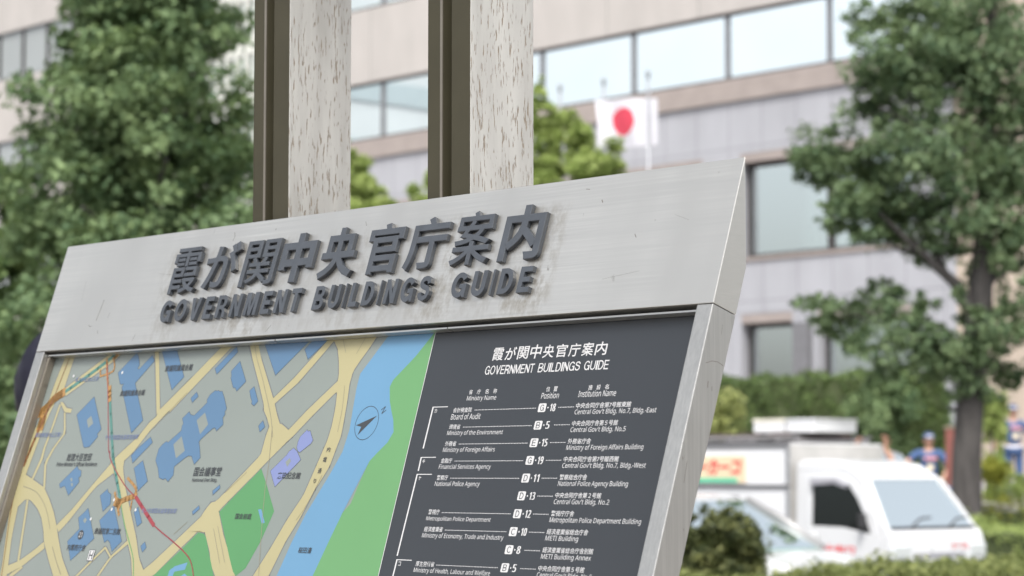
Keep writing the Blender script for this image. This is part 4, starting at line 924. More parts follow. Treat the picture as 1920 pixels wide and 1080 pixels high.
def surface_points(fn_list, n, jit=.03, wobk=1.0):
    """points just under the skin of boxes (s0, s1, e0, e1, z0, z1), with an uneven top"""
    P = []; O = []
    area = [2 * (b - a) * (z1 - z0) + (b - a) * (d - c) + 2 * (d - c) * (z1 - z0) for a, b, c, d, z0, z1 in fn_list]
    for (s0, s1, e0, e1, z0, z1), ar in zip(fn_list, area):
        k = int(n * ar / sum(area)); u = rng.random((k, 3)); m = rng.random(k)
        top = (s1 - s0) * (e1 - e0); fr = (s1 - s0) * (z1 - z0); sd = (e1 - e0) * (z1 - z0); tot = top + 2 * fr + 2 * sd
        s = s0 + u[:, 0] * (s1 - s0); e = e0 + u[:, 1] * (e1 - e0); z = z0 + u[:, 2] * (z1 - z0); o = np.zeros((k, 3))
        a = m < top / tot; b = (m >= top / tot) & (m < (top + fr) / tot); c = (m >= (top + fr) / tot) & (m < (top + 2 * fr) / tot); d = (m >= (top + 2 * fr) / tot) & (m < (top + 2 * fr + sd) / tot); f = m >= (top + 2 * fr + sd) / tot
        z[a] = z1; o[a, 2] = 1; e[b] = e0; o[b, 0] = -SY; o[b, 1] = -CY; e[c] = e1; s[d] = s1; s[f] = s0
        wob = wobk * (.06 * np.sin(s * 5.1 + e * 3) + .05 * np.sin(s * 11.7 + z * 6) + .04 * np.sin(e * 13 + z * 9 + s * 2))
        J = rng.normal(0, jit, (k, 3)) + o * wob[:, None]
        x = s * CY + e * SY + J[:, 0]; y = -s * SY + e * CY + J[:, 1]; P.append(np.stack([x, y, z + J[:, 2]], 1)); O.append(o)
    return np.concatenate(P), np.concatenate(O)
def hedge(name, label, boxes, n, size, mat, cat='hedge', jit=.03, wobk=1.0):
    s0, s1, e0, e1, z0, z1 = boxes[0]
    base = SE((s0 + s1) / 2, (e0 + e1) / 2, z0); root = thing(name, label, cat, base)
    P, O = surface_points(boxes, n, jit, wobk); link('foliage', leaf_mesh('foliage', P - np.array(base), size, O), mat, root)
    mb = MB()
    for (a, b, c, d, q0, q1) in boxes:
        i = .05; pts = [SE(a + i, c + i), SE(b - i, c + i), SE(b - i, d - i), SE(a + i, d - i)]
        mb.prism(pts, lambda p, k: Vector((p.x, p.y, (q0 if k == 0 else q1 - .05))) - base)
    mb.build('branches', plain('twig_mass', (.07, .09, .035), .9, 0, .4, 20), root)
    return root
hedge('clipped_hedge', 'low light green hedge in the right foreground, nearest to the camera', [(-7.05, -3.6, 8.6, 9.5, 0, 1.19), (-7.8, -7.0, 8.65, 9.45, 0, 1.125), (-10.5, -7.75, 8.75, 9.45, 0, 1.04)], 100000, .030, L_FRONT, jit=.018, wobk=.35)
z = terrain(36)
hedge('clipped_hedge', 'long tall trimmed hedge in front of the grey building', [(-36, -27.9, 35.6, 36.6, z - .2, 3.52)], 26000, .085, L_HEDGE)
hedge('clipped_hedge', 'low olive hedge behind the trunk of the street tree', [(-19.4, -12, 24.2, 25.0, .05, 1.20)], 12000, .05, L_YELLOW)
hedge('clipped_hedge', 'mid green hedge at right between truck nose and olive hedge', [(-16.6, -11, 20.5, 21.7, .12, 1.04)], 12000, .045, L_FRESH)

def bush(label, px, py, rx, ry, depth, mat, n, size, name='shrub', lumps=7, stemz=None, seedk=0):
    c = at(px, py, depth); sc = depth / FPX; R, H = rx * sc, ry * sc
    base = Vector((c.x, c.y, stemz if stemz is not None else max(0, terrain(to_se(c)[1]) - .02)))
    cl = [(c.x, c.y, c.z, R * .86, R * .86, H * .86)]
    for k in range(lumps):
        d = Vector(rng.normal(size=3)).normalized(); q = .5
        cl.append((c.x + d.x * R * q, c.y + d.y * R * q, c.z + d.z * H * q, R * .46, R * .46, H * .44))
    low = c.z - H
    if low > base.z + .1: cl.append((c.x, c.y, (low + base.z) / 2 + .1, R * .75, R * .75, max(.1, (low - base.z) / 2 + .1)))
    return tree(name, label, 'shrub', base, cl, n, size, mat, ([base, (c.x, c.y, c.z + H * .4)], [.03, .01]), sub=20, spread=.26, surf=.85)
bush('dark bush with reddish leaves in front of the pale car', 1345, 1038, 92, 92, 13, L_DARK, 15000, .034, lumps=16)
bush('columnar pale yellow green shrub beside the right edge of the board', 1345, 778, 50, 62, 40, L_PALE, 6000, .06)
bush('grey green shrub above the truck roof, right of the white cases', 1552, 822, 42, 30, 31, L_GREY, 3500, .05)
bush('yellow topped round shrub just right of the grey trunk', 1868, 884, 36, 30, 36, L_YELLOW, 5000, .045)
bush('round clipped green shrub at the right picture edge below the officer', 1915, 914, 42, 30, 32, L_FRESH, 5000, .04)
bush('fresh green shrub behind the trunk, between both officers', 1860, 785, 34, 58, 42, L_FRESH, 5000, .08)
bush('dark bushy evergreen at the right end of the tall hedge', 1660, 790, 78, 92, 44, L_DEEP, 8000, .085)
bush('dark evergreen behind the officer with the outstretched hand', 1740, 800, 60, 95, 46, L_DEEP, 8000, .085)

# ------------------------------------------------------------------ vehicles
def wheel(parent, x, y, r=.27, w=.16):
    o = bpy.data.objects.new('wheel', None); COL.objects.link(o); o.parent = parent; o.location = (x, y, r)
    mb = MB(); mb.lathe([(r * .62, -w / 2), (r * .9, -w / 2), (r, -w * .32), (r, w * .32), (r * .9, w / 2), (r * .62, w / 2)], 28, 0, axis='Y'); mb.build('tyre', M_RUBBER, o)
    mb = MB(); mb.lathe([(.001, -w * .30), (r * .25, -w * .34), (r * .45, -w * .26), (r * .60, -w * .42), (r * .64, -w * .40), (r * .64, w * .4), (.001, w * .4)], 28, 0, axis='Y'); mb.build('rim', M_ALLOY, o)
def ring(mb, outer, inner, y0, y1, mi=0):
    n = len(outer)
    for k in range(n):
        a, b, c, d = outer[k], outer[(k + 1) % n], inner[(k + 1) % n], inner[k]
        mb.prism([a, b, c, d], lambda p, q: (p[0], y0 if q == 0 else y1, p[1]), mi)
def taper(mb):                         # the cab narrows towards its roof
    mb.v = [(x, y * (1 - max(0, z - 1.08) * (.08 if y < 0 else .56)), z if z < 1.62 else 1.62 + (z - 1.62) * .68) for x, y, z in mb.v]; return mb
def XY(y0, y1): return lambda p, q: (p[0], y0 if q == 0 else y1, p[1])

truck = thing('delivery_truck', 'small white delivery truck with box body and red lettering, parked behind the pale car', 'truck', SE(-16.19, 18.1 + .74, .004), -YAW)
mb = MB(); HWD = .735
mb.prism([(.50, 1.60), (.50, 1.79), (.57, 1.825), (.95, 1.82), (1.16, 1.755), (1.37, 1.565), (1.335, 1.535), (1.15, 1.69), (.95, 1.76), (.57, 1.76), (.545, 1.6)], XY(-.70, .70))
for y0, y1 in ((-HWD, -.69), (.69, HWD)):
    mb.prism([(.50, 1.665), (1.13, 1.665), (1.25, 1.60), (1.385, 1.49), (1.36, 1.565), (1.15, 1.74), (.95, 1.805), (.57, 1.81), (.50, 1.77)], XY(y0, y1))
    mb.prism([(.50, .42), (.56, .42), (.56, 1.66), (.50, 1.66)], XY(y0, y1))
mb.prism([(.50, .42), (.54, .42), (.54, 1.6), (.50, 1.6)], XY(-.69, .69)); mb.box((.50, -.69, .40), (1.62, .69, .47))
mb.prism([(1.61, .42), (1.61, 1.06), (1.655, 1.085), (1.70, 1.03), (1.725, .96), (1.742, .78), (1.72, .42)], XY(-.735, .735))
for y in (-1, 1): mb.tube([(1.635, y * .695, 1.05), (1.50, y * .685, 1.30), (1.355, y * .665, 1.555)], .042, 10)
taper(mb).build('cab', M_WHITE, truck, .018)
DO = [(.57, .50), (.57, 1.66), (1.12, 1.66), (1.24, 1.595), (1.40, 1.45), (1.52, 1.22), (1.605, 1.0), (1.605, .50)]
DI = [(.72, 1.10), (.72, 1.555), (1.06, 1.555), (1.20, 1.49), (1.30, 1.37), (1.40, 1.20), (1.475, 1.03), (1.12, 1.09)]
for y0, y1, sgn in ((-.742, -.70, -1), (.70, .742, 1)):
    mb = MB(); ring(mb, DO, DI, y0, y1); dr = taper(mb).build('door', M_WHITE, truck, .006)
    mb = MB(); mb.prism(DI, XY(y0 + .018 if sgn < 0 else y1 - .022, y0 + .022 if sgn < 0 else y1 - .018)); taper(mb).build('side_window', M_CARGLASS_DK, dr)
    mb = MB(); mb.box((.60, sgn * .742, .985), (.74, sgn * .765, 1.015)); taper(mb).build('handle', M_GREYPL, dr, .006)
    mb = MB(); mb.prism([(.72, 1.50), (.72, 1.575), (1.05, 1.575), (1.20, 1.515), (1.18, 1.475), (1.03, 1.52)], XY(sgn * .748, sgn * .79)); taper(mb).build('rain_visor', M_GREYPL, dr, .004)
    mb = MB(); mb.box((1.40, sgn * .755, 1.09), (1.435, sgn * .85, 1.23)); mb.tube([(1.42, sgn * .72, 1.06), (1.42, sgn * .80, 1.12)], .012, 8); mb.build('door_mirror', M_BLACK, dr, .015)
    if sgn < 0:
        mb = MB(); text_into(mb, 'フ木市ワ', (1.02, .86, .52, .13), lambda x, y: (x, -.7425, y), 0, .04); mb.build('door_lettering', M_RED, dr, fix=False)
mb = MB(); mb.prism([(1.648, 1.085), (1.362, 1.558), (1.358, 1.555), (1.644, 1.082)], XY(-.66, .66)); ws = taper(mb).build('windscreen', M_SCREEN, truck)
mb = MB()
for y in (-.35, .25): mb.tube([(1.665, y, 1.085), (1.60, y + .22, 1.175), (1.59, y + .40, 1.185)], .010, 6)
mb.build('wiper', M_BLACK, truck)
mb = MB(); mb.box((1.648, -.66, 1.066), (1.675, .66, 1.10)); mb.build('cowl_seal', M_BLACK, truck, .008)
mb = MB(); mb.box((.55, -.62, .55), (1.0, .62, .78)); mb.box((.50, -.60, .78), (.62, -.08, 1.38)); mb.box((.50, .08, .78), (.62, .60, 1.38)); mb.box((1.45, -.66, .85), (1.60, .66, 1.06))
mb.build('interior', M_SEAT, truck, .03)
mb = MB(); mb.lathe([(.165, -.012), (.18, 0), (.165, .012), (.15, 0), (.165, -.012)], 20); o = mb.build('steering_wheel', M_BLACK, truck, loc=(1.32, -.34, 1.08)); o.rotation_euler = (0, -.7, 0)
for y in (-1, 1):
    mb = MB(); mb.box((1.68, y * .46, .79), (1.752, y * .742, .93)); mb.build('headlight', M_LAMP, truck, .02)
mb = MB(); mb.box((1.70, -.74, .36), (1.775, .74, .60)); mb.build('bumper', M_WHITE2, truck, .03)
mb = MB(); text_into(mb, 'カーコカーコ', (.40, .91, .40, .065), lambda x, y: (1.7355 - (y - .91) * .125, x, y), 0, .02); mb.build('nose_lettering', M_RED, truck, fix=False)
mb = MB(); mb.box((1.70, -.40, .80), (1.748, .40, .845)); mb.build('grille', M_GREYPL, truck, .006)
mb = MB(); mb.box((1.742, -.28, .52), (1.781, .05, .68)); mb.build('number_plate', plain('plate_dark', (.03, .03, .03), .5), truck, .004)
mb = MB(); mb.box((-1.75, -.74, .74), (.44, .74, 1.925)); bx = mb.build('cargo_box', M_WHITE2, truck, .02)
mb = MB(); mb.box((-1.76, -.758, 1.885), (.45, -.742, 1.94)); mb.box((-1.76, -.762, 1.475), (.45, -.742, 1.51)); mb.box((-1.76, -.756, .74), (.45, -.742, .80)); mb.build('box_rail', M_FRAME_MID, bx, .003)
mb = MB(); mb.box((.40, -.757, .80), (.45, -.742, 1.47)); mb.box((.40, -.757, 1.512), (.45, -.742, 1.884)); mb.build('box_corner', plain('galvanised', (.42, .43, .45), .4, .6), bx)
mb = MB(); mb.box((.442, -.74, .80), (.452, .735, 1.915)); mb.build('front_shade_sheet', plain('box_front_shade', (.44, .43, .41), .6), bx)  # thin grey sheet: shade on the white box front, painted as colour
mb = MB(); mb.box((-1.60, -.752, 1.525), (-.14, -.742, 1.80)); sg = mb.build('sign_panel', M_CREAM, bx)
mb = MB(); text_into(mb, 'ーカーコ', (-.51, 1.685, .60, .165), lambda x, y: (x + (y - 1.685) * .22, -.7535, y), 0, .045); text_into(mb, 'カ', (-.96, 1.685, .15, .165), lambda x, y: (x, -.7535, y), 0, .045); mb.build('sign_lettering', M_RED, sg, fix=False)
mb = MB(); mb.box((-1.60, -.7555, 1.53), (-.25, -.7525, 1.575)); mb.build('sign_stripe', M_MINT, sg)
mb = MB(); mb.box((-1.75, -.55, .36), (1.5, .55, .55)); mb.box((-1.75, -.74, .60), (.44, .74, .735)); mb.build('chassis', M_BLACK, truck)
for x in (-1.05, 1.05):
    for y in (-.66, .66): wheel(truck, x, y)

sedan = thing('sedan_car', 'pale silver sedan with greenish windows, in front of the white truck', 'car', SE(-13.83, 13.8, .004), -YAW)
mb = MB()
mb.prism([(-2.2, .22), (-2.22, .72), (-2.15, .98), (-1.35, 1.04), (1.45, 1.03), (1.95, .965), (2.30, .87), (2.42, .70), (2.42, .22)], XY(-.80, .80))
mb.build('body', M_SEDAN, sedan, .06, seg=3)
mb = MB(); mb.prism([(-.95, 1.395), (-.80, 1.435), (.0, 1.455), (.62, 1.44), (.83, 1.405), (.79, 1.385), (-.92, 1.375)], XY(-.64, .64)); mb.build('roof', M_SEDAN, sedan, .015)
def lean_tube(mb, pts, r): mb.tube(pts, r, 10)
for y in (-1, 1):
    mb = MB(); mb.tube([(.82, y * .63, 1.405), (1.15, y * .685, 1.25), (1.52, y * .735, 1.03)], .035, 10); mb.build('front_pillar', plain('pillar_grey', (.33, .33, .33), .35, .3), sedan)
    mb = MB(); mb.tube([(-.93, y * .59, 1.40), (-1.32, y * .70, 1.04)], .06, 10); mb.build('rear_pillar', M_SEDAN, sedan)
    mb = MB(); mb.tube([(-.05, y * .60, 1.42), (-.05, y * .735, 1.03)], .03, 8); mb.build('door_pillar', M_SEDAN, sedan)
    mb = MB(); mb.face([(.72, y * .60, 1.40), (1.46, y * .735, 1.045), (-.02, y * .735, 1.045), (-.02, y * .60, 1.415)]); mb.face([(-.08, y * .60, 1.415), (-.08, y * .735, 1.045), (-1.25, y * .735, 1.045), (-.90, y * .60, 1.39)]); mb.build('side_window', M_CARGLASS, sedan, fix=False)
    mb = MB(); mb.tube([(.74, y * .612, 1.425), (-.05, y * .622, 1.445), (-.92, y * .612, 1.405)], .012, 8); mb.build('roof_gutter', M_BLACK, sedan)
    mb = MB(); mb.box((1.18, y * .80, 1.03), (1.30, y * .98, 1.15)); mb.build('door_mirror', M_SEDAN, sedan, .03)
    mb = MB(); mb.box((2.30, y * .48, .66), (2.43, y * .78, .80)); mb.build('headlight', M_LAMP, sedan, .03)
    for x in (.35, -.75): mb = MB(); mb.box((x, y * .80, .86), (x + .17, y * .82, .89)); mb.build('door_handle', M_ALLOY, sedan, .006)
    for x in (1.45, -1.35): wheel(sedan, x, y * .72, .30, .19)
mb = MB(); mb.face([(.82, -.60, 1.405), (.82, .60, 1.405), (1.53, .71, 1.035), (1.53, -.71, 1.035)]); mb.build('windscreen', M_CARGLASS, sedan, fix=False)
mb = MB(); mb.face([(-.94, -.56, 1.39), (-.94, .56, 1.39), (-1.36, .68, 1.045), (-1.36, -.68, 1.045)]); mb.build('rear_window', M_CARGLASS, sedan, fix=False)
mb = MB(); mb.box((-1.2, -.68, .90), (-.9, .68, 1.18)); mb.box((-.1, -.62, .90), (.08, -.10, 1.24)); mb.box((-.1, .10, .90), (.08, .62, 1.24)); mb.box((1.2, -.65, .95), (1.48, .65, 1.055)); mb.build('interior', M_GREYPL, sedan, .04)
mb = MB()
for y in (-.42, .42): mb.tube([(1.56, y * 1.1, 1.018), (2.0, y, .955), (2.28, y * .9, .885)], .012, 6)
mb.build('bonnet_crease', M_SEDAN, sedan)

van = thing('estate_car', 'grey van with a loaded roof rack, mostly hidden behind the white truck', 'van', SE(-19.55, 21.85, .004), -YAW)
mb = MB()
mb.prism([(-2.1, .30), (-2.12, 1.2), (-2.0, 1.86), (-1.8, 1.925), (1.35, 1.925), (1.62, 1.86), (2.1, 1.25), (2.5, 1.10), (2.55, .30)], XY(-.84, .84)); mb.build('body', M_SILVER, van, .05, seg=3)
for y in (-1, 1):
    for a, b in ((-1.9, -.75), (-.65, .45)): mb = MB(); mb.box((a, y * .838, 1.22), (b, y * .845, 1.72)); mb.build('side_window', M_CARGLASS_DK, van, .002)
    mb = MB(); mb.prism([(.55, 1.22), (.55, 1.72), (1.45, 1.72), (1.85, 1.22)], XY(y * .838, y * .845)); mb.build('side_window', M_CARGLASS_DK, van)
    for x in (1.75, -1.35): wheel(van, x, y * .76, .31, .19)
mb = MB(); mb.prism([(1.655, 1.84), (2.10, 1.27), (2.106, 1.275), (1.661, 1.845)], XY(-.74, .74)); mb.build('windscreen', M_SCREEN, van)
mb = MB()
for x in (-.30, .1, .5, .9, 1.2): mb.box((x, -.66, 1.985), (x + .045, .66, 2.03))
for y in (-.66, .66): mb.box((-.35, y - .02, 2.032), (1.27, y + .02, 2.065)); mb.box((-.30, y - .025, 1.92), (-.24, y + .025, 1.984)); mb.box((1.14, y - .025, 1.92), (1.20, y + .025, 1.984))
mb.build('roof_rack', plain('rack_metal', (.36, .35, .36), .4, .5), van, .004)
for k in range(3): mb = MB(); mb.box((-.25 + .48 * k, -.60, 2.034), (.10 + .48 * k, .55, 2.10)); mb.build('rack_crossbox', plain('brown_box', (.075, .05, .045), .7), van, .006)
def case(s0, s1, label, cap):
    t = thing('storage_case', label, 'case', SE((s0 + s1) / 2, 21.6, 2.106), -YAW); h = (s1 - s0) / 2
    mb = MB(); mb.box((-h, -.30, 0), (h, .5, .125)); mb.build('body', M_WHITE2, t, .015); mb = MB(); mb.box((-h - .008, -.31, .127), (h + .008, .51, .165)); mb.build('lid', cap, t, .012)
case(-19.1, -18.63, 'white case with a cream lid, the left one on the van roof rack', plain('case_cream', (.80, .76, .66), .5))
case(-18.58, -18.16, 'plain white case, the right one on the van roof rack', M_WHITE)

# ------------------------------------------------------------------ flag and poles
def pole(px, top_py, depth, label, flagged=False):
    p = at(px, top_py, depth); z0 = terrain(to_se(p)[1]); t = thing('flagpole', label, 'flagpole', (p.x, p.y, z0))
    h = p.z - z0; mb = MB(); mb.tube([(0, 0, 0), (0, 0, h * .5), (0, 0, h - .12)], [.045, .036, .028], 14); mb.build('pole', M_POLE, t)
    mb = MB(); mb.lathe([(.0, -.14), (.03, -.13), (.045, -.06), (.05, 0), (.036, .05), (.0, .075)], 16, c=(0, 0, h)); mb.build('finial', plain('finial_grey', (.25, .27, .28), .4, .5), t)
    mb = MB(); mb.lathe([(.16, 0), (.16, .03), (.07, .06), (.06, .25)], 18); mb.build('base', M_POLE, t)
    return p
fp = pole(1215, 136, 50, 'white flagpole carrying the national flag')
pole(1132, 150, 51.1, 'bare white flagpole just left of the flag')
pole(1050, 162, 51.9, 'bare white flagpole above the yellow green tree')
path = [(0.07, .03), (.20, .07), (.14, .20), (-.08, .22), (-.28, .28), (-.47, .46), (-.66, .64), (-.86, .76), (-1.07, .80)]
PP = smooth_line(path, 8); cum = [0]
for a, b in zip(PP, PP[1:]): cum.append(cum[-1] + math.hypot(b[0] - a[0], b[1] - a[1]))
tz = at(1215, 178, 50).z; H = 1.0
def fl(i, j, ni, nj, off):
    s = cum[-1] * i / ni; k = max(q for q in range(len(cum)) if cum[q] <= s + 1e-9); k = min(k, len(PP) - 2); f = (s - cum[k]) / (cum[k + 1] - cum[k])
    x = PP[k][0] + (PP[k + 1][0] - PP[k][0]) * f; y = PP[k][1] + (PP[k + 1][1] - PP[k][1]) * f; v = j / nj
    x += .03 * sin(v * 4 + s * 3) * min(1, s) ; y += .05 * sin(v * 3.2 + s * 5) * min(1, s) + off
    return (x, y, tz - fp.z + 0 - v * H - .05 * sin(i / ni * 2.6) * v - .10 * (1 - i / ni) + .03), s, v
mb = MB(); NI, NJ = 72, 44
for i in range(NI):
    for j in range(NJ):
        q = [fl(a, b, NI, NJ, 0)[0] for a, b in ((i, j), (i + 1, j), (i + 1, j + 1), (i, j + 1))]; _, s, v = fl(i + .5, j + .5, NI, NJ, 0)
        mb.face(q, 1 if ((s - 1.02) / .31) ** 2 + ((v - .47) * H / .29) ** 2 < 1 else 0, True)
flag = thing('flag', 'white flag with a red disc hanging in folds from its pole', 'flag', fp)
mb.build('cloth', [M_FLAGW, M_FLAGR], flag, fix=True, merge=1e-5)
mb = MB(); mb.tube([(.07, .03, tz - fp.z - .06), (.07, .03, tz - fp.z - .1 - H)], .008, 6); mb.build('halyard', M_POLE, flag)

# ------------------------------------------------------------------ small things on the far side
p = at(1786, 800, 33); s_, e_ = to_se(p); zt = terrain(e_)
t = thing('painted_post', 'red brown painted square post beside the grey tree trunk', 'post', (p.x, p.y, zt), -YAW)
mb = MB(); mb.box((-.075, -.075, 0), (.075, .075, p.z - zt - .03)); mb.build('shaft', M_REDPOLE, t, .012); mb = MB(); mb.box((-.09, -.09, p.z - zt - .03), (.09, .09, p.z - zt)); mb.build('cap', plain('post_cap_tan', (.36, .28, .2), .6), t, .01)
wall_e = 25.75; ztop = 1.24
t = thing('planter_wall', 'low pale concrete wall behind the street tree trunk', 'wall', SE(s_at(1800, wall_e), wall_e, terrain(wall_e) - .1), -YAW)
mb = MB(); mb.box((-2.0, 0, 0), (.55, .35, ztop - terrain(wall_e) + .04)); mb.build('wall', M_CONC, t, .01); mb = MB(); mb.box((-2.04, -.04, ztop - terrain(wall_e) + .043), (.59, .39, ztop - terrain(wall_e) + .10)); mb.build('coping', plain('coping_pale', (.52, .49, .45), .8), t, .012)
q = SE(s_at(1786, wall_e + .17), wall_e + .17, ztop)
t = thing('bucket', 'light blue plastic bucket standing on the low concrete wall', 'bucket', q)
mb = MB(); mb.lathe([(.0, .004), (.085, .004), (.115, .19), (.124, .19), (.124, .205), (.108, .205), (.08, .02), (.0, .015)], 22); mb.build('body', M_BLUEPL, t)
mb = MB(); mb.tube([(.118 * cos(a), .0 + .02 * sin(a), .20 + .06 * sin(a)) for a in [pi * k / 10 for k in range(11)]], .005, 6); mb.build('handle', M_ALLOY, t)

# ------------------------------------------------------------------ people
def skin_mesh(V, E, R, root=0, sub=1):
    me = bpy.data.meshes.new('sk'); me.from_pydata(V, E, []); o = bpy.data.objects.new('sk', me); COL.objects.link(o)
    md = o.modifiers.new('s', 'SKIN'); md.use_smooth_shade = True
    for k, d in enumerate(me.skin_vertices[0].data):
        r = R[k]; d.radius = r if isinstance(r, tuple) else (r, r); d.use_root = (k == root)
    sb = o.modifiers.new('u', 'SUBSURF'); sb.levels = sub; sb.render_levels = sub
    out = bpy.data.meshes.new_from_object(o.evaluated_get(bpy.context.evaluated_depsgraph_get()))
    n = len(out.vertices); co = np.zeros(n * 3); out.vertices.foreach_get('co', co); fs = [list(p.vertices) for p in out.polygons]
    bpy.data.objects.remove(o); bpy.data.meshes.remove(me); bpy.data.meshes.remove(out)
    return co.reshape(-1, 3), fs
class G:
    def __init__(self): self.V = []; self.E = []; self.R = []
    def add(self, p, r, par=None):
        self.V.append(tuple(p)); self.R.append(r)
        if par is not None: self.E.append((par, len(self.V) - 1))
        return len(self.V) - 1
    def chain(self, pts, rs, par=None):
        for p, r in zip(pts, rs): par = self.add(p, r, par)
        return par
    def into(self, mb, mi=0, root=0, sub=1):
        co, fs = skin_mesh(self.V, self.E, self.R, root, sub); k = len(mb.v); mb.v += [tuple(c) for c in co]
        for f in fs: mb.f.append([k + i for i in f]); mb.m.append(mi); mb.sm.append(True)
def ellipsoid(mb, c, r, mi=0, nu=18, nv=12, warp=None):
    k = len(mb.v); c = Vector(c)
    for i in range(nv + 1):
        a = pi * i / nv
        for j in range(nu):
            b = 2 * pi * j / nu; p = Vector((sin(a) * cos(b), sin(a) * sin(b), cos(a)))
            if warp: p = warp(p)
            mb.v.append((c.x + p.x * r[0], c.y + p.y * r[1], c.z + p.z * r[2]))
    for i in range(nv):
        for j in range(nu): mb.f.append([k + i * nu + j, k + (i + 1) * nu + j, k + (i + 1) * nu + (j + 1) % nu, k + i * nu + (j + 1) % nu]); mb.m.append(mi); mb.sm.append(True)
def hand(mb, wrist, direction, palm_n, side, mi, grow=0.0, curl=.35):
    """palm and five separate bent fingers; direction = along the hand, palm_n = where the palm faces"""
    d = Vector(direction).normalized(); n = Vector(palm_n); n = (n - d * n.dot(d)).normalized(); t = d.cross(n) * side; w = Vector(wrist)
    g = G(); a = g.add(w - d * .02, (.027 + grow, .021 + grow)); b = g.add(w + d * .035, (.034 + grow, .017 + grow), a); g.add(w + d * .075, (.038 + grow, .014 + grow), b); g.into(mb, mi)
    for k, (off, ln) in enumerate(((.030, .070), (.010, .080), (-.010, .074), (-.029, .058))):
        r0 = w + d * .070 + t * off; c1 = curl; p1 = r0 + (d * cos(c1) + n * sin(c1)) * ln * .5; p2 = p1 + (d * cos(c1 * 2.2) + n * sin(c1 * 2.2)) * ln * .3; p3 = p2 + (d * cos(c1 * 3) + n * sin(c1 * 3)) * ln * .2
        g = G(); g.chain([r0, p1, p2, p3], [.0095 + grow, .0088 + grow, .008 + grow, .0066 + grow]); g.E.insert(0, (0, 1)) if (0, 1) not in g.E else None; g.into(mb, mi)
    r0 = w + d * .022 + t * .026; p1 = r0 + (d * .6 + t * .75 + n * .25).normalized() * .042; p2 = p1 + (d * .85 + t * .35 + n * .4).normalized() * .032
    g = G(); g.chain([r0, p1, p2], [.0125 + grow, .0105 + grow, .008 + grow]); g.into(mb, mi)
def head_into(mb, c, yaw=0.0, tilt=0.0):
    """c = centre of the head, face towards -Y before turning by yaw"""
    M = Matrix.Rotation(yaw, 4, 'Z') @ Matrix.Rotation(tilt, 4, 'X'); k0 = len(mb.v)
    def warp(p):
        q = p.copy()
        if q.z < -.1: f = 1 - .30 * (-q.z - .1); q.x *= f; q.y = q.y * (1 - .12 * (-q.z)) - .10 * (-q.z - .1)
        if q.y > 0 and q.z > -.2: q.y *= 1.08
        if q.y < -.75 and abs(q.x) < .35: q.y *= .97
        return q
    ellipsoid(mb, (0, 0, 0), (.076, .097, .118), 0, 22, 16, warp)
    ellipsoid(mb, (0, -.103, -.018), (.014, .020, .024), 0, 10, 8); ellipsoid(mb, (0, -.112, -.032), (.017, .014, .011), 0, 10, 8)
    for s in (-1, 1):
        ellipsoid(mb, (s * .077, .008, -.012), (.010, .020, .032), 0, 10, 8); ellipsoid(mb, (s * .031, -.086, .008), (.014, .008, .007), 2, 10, 6); ellipsoid(mb, (s * .031, -.092, .008), (.006, .004, .006), 3, 8, 6); ellipsoid(mb, (s * .031, -.088, .026), (.019, .008, .005), 3, 8, 6)
    ellipsoid(mb, (0, -.098, -.060), (.023, .009, .007), 1, 10, 6)
    for i in range(k0, len(mb.v)): mb.v[i] = tuple(M @ Vector(mb.v[i]) + Vector(c))
M_EYE = plain('eye_white', (.7, .68, .65), .3)
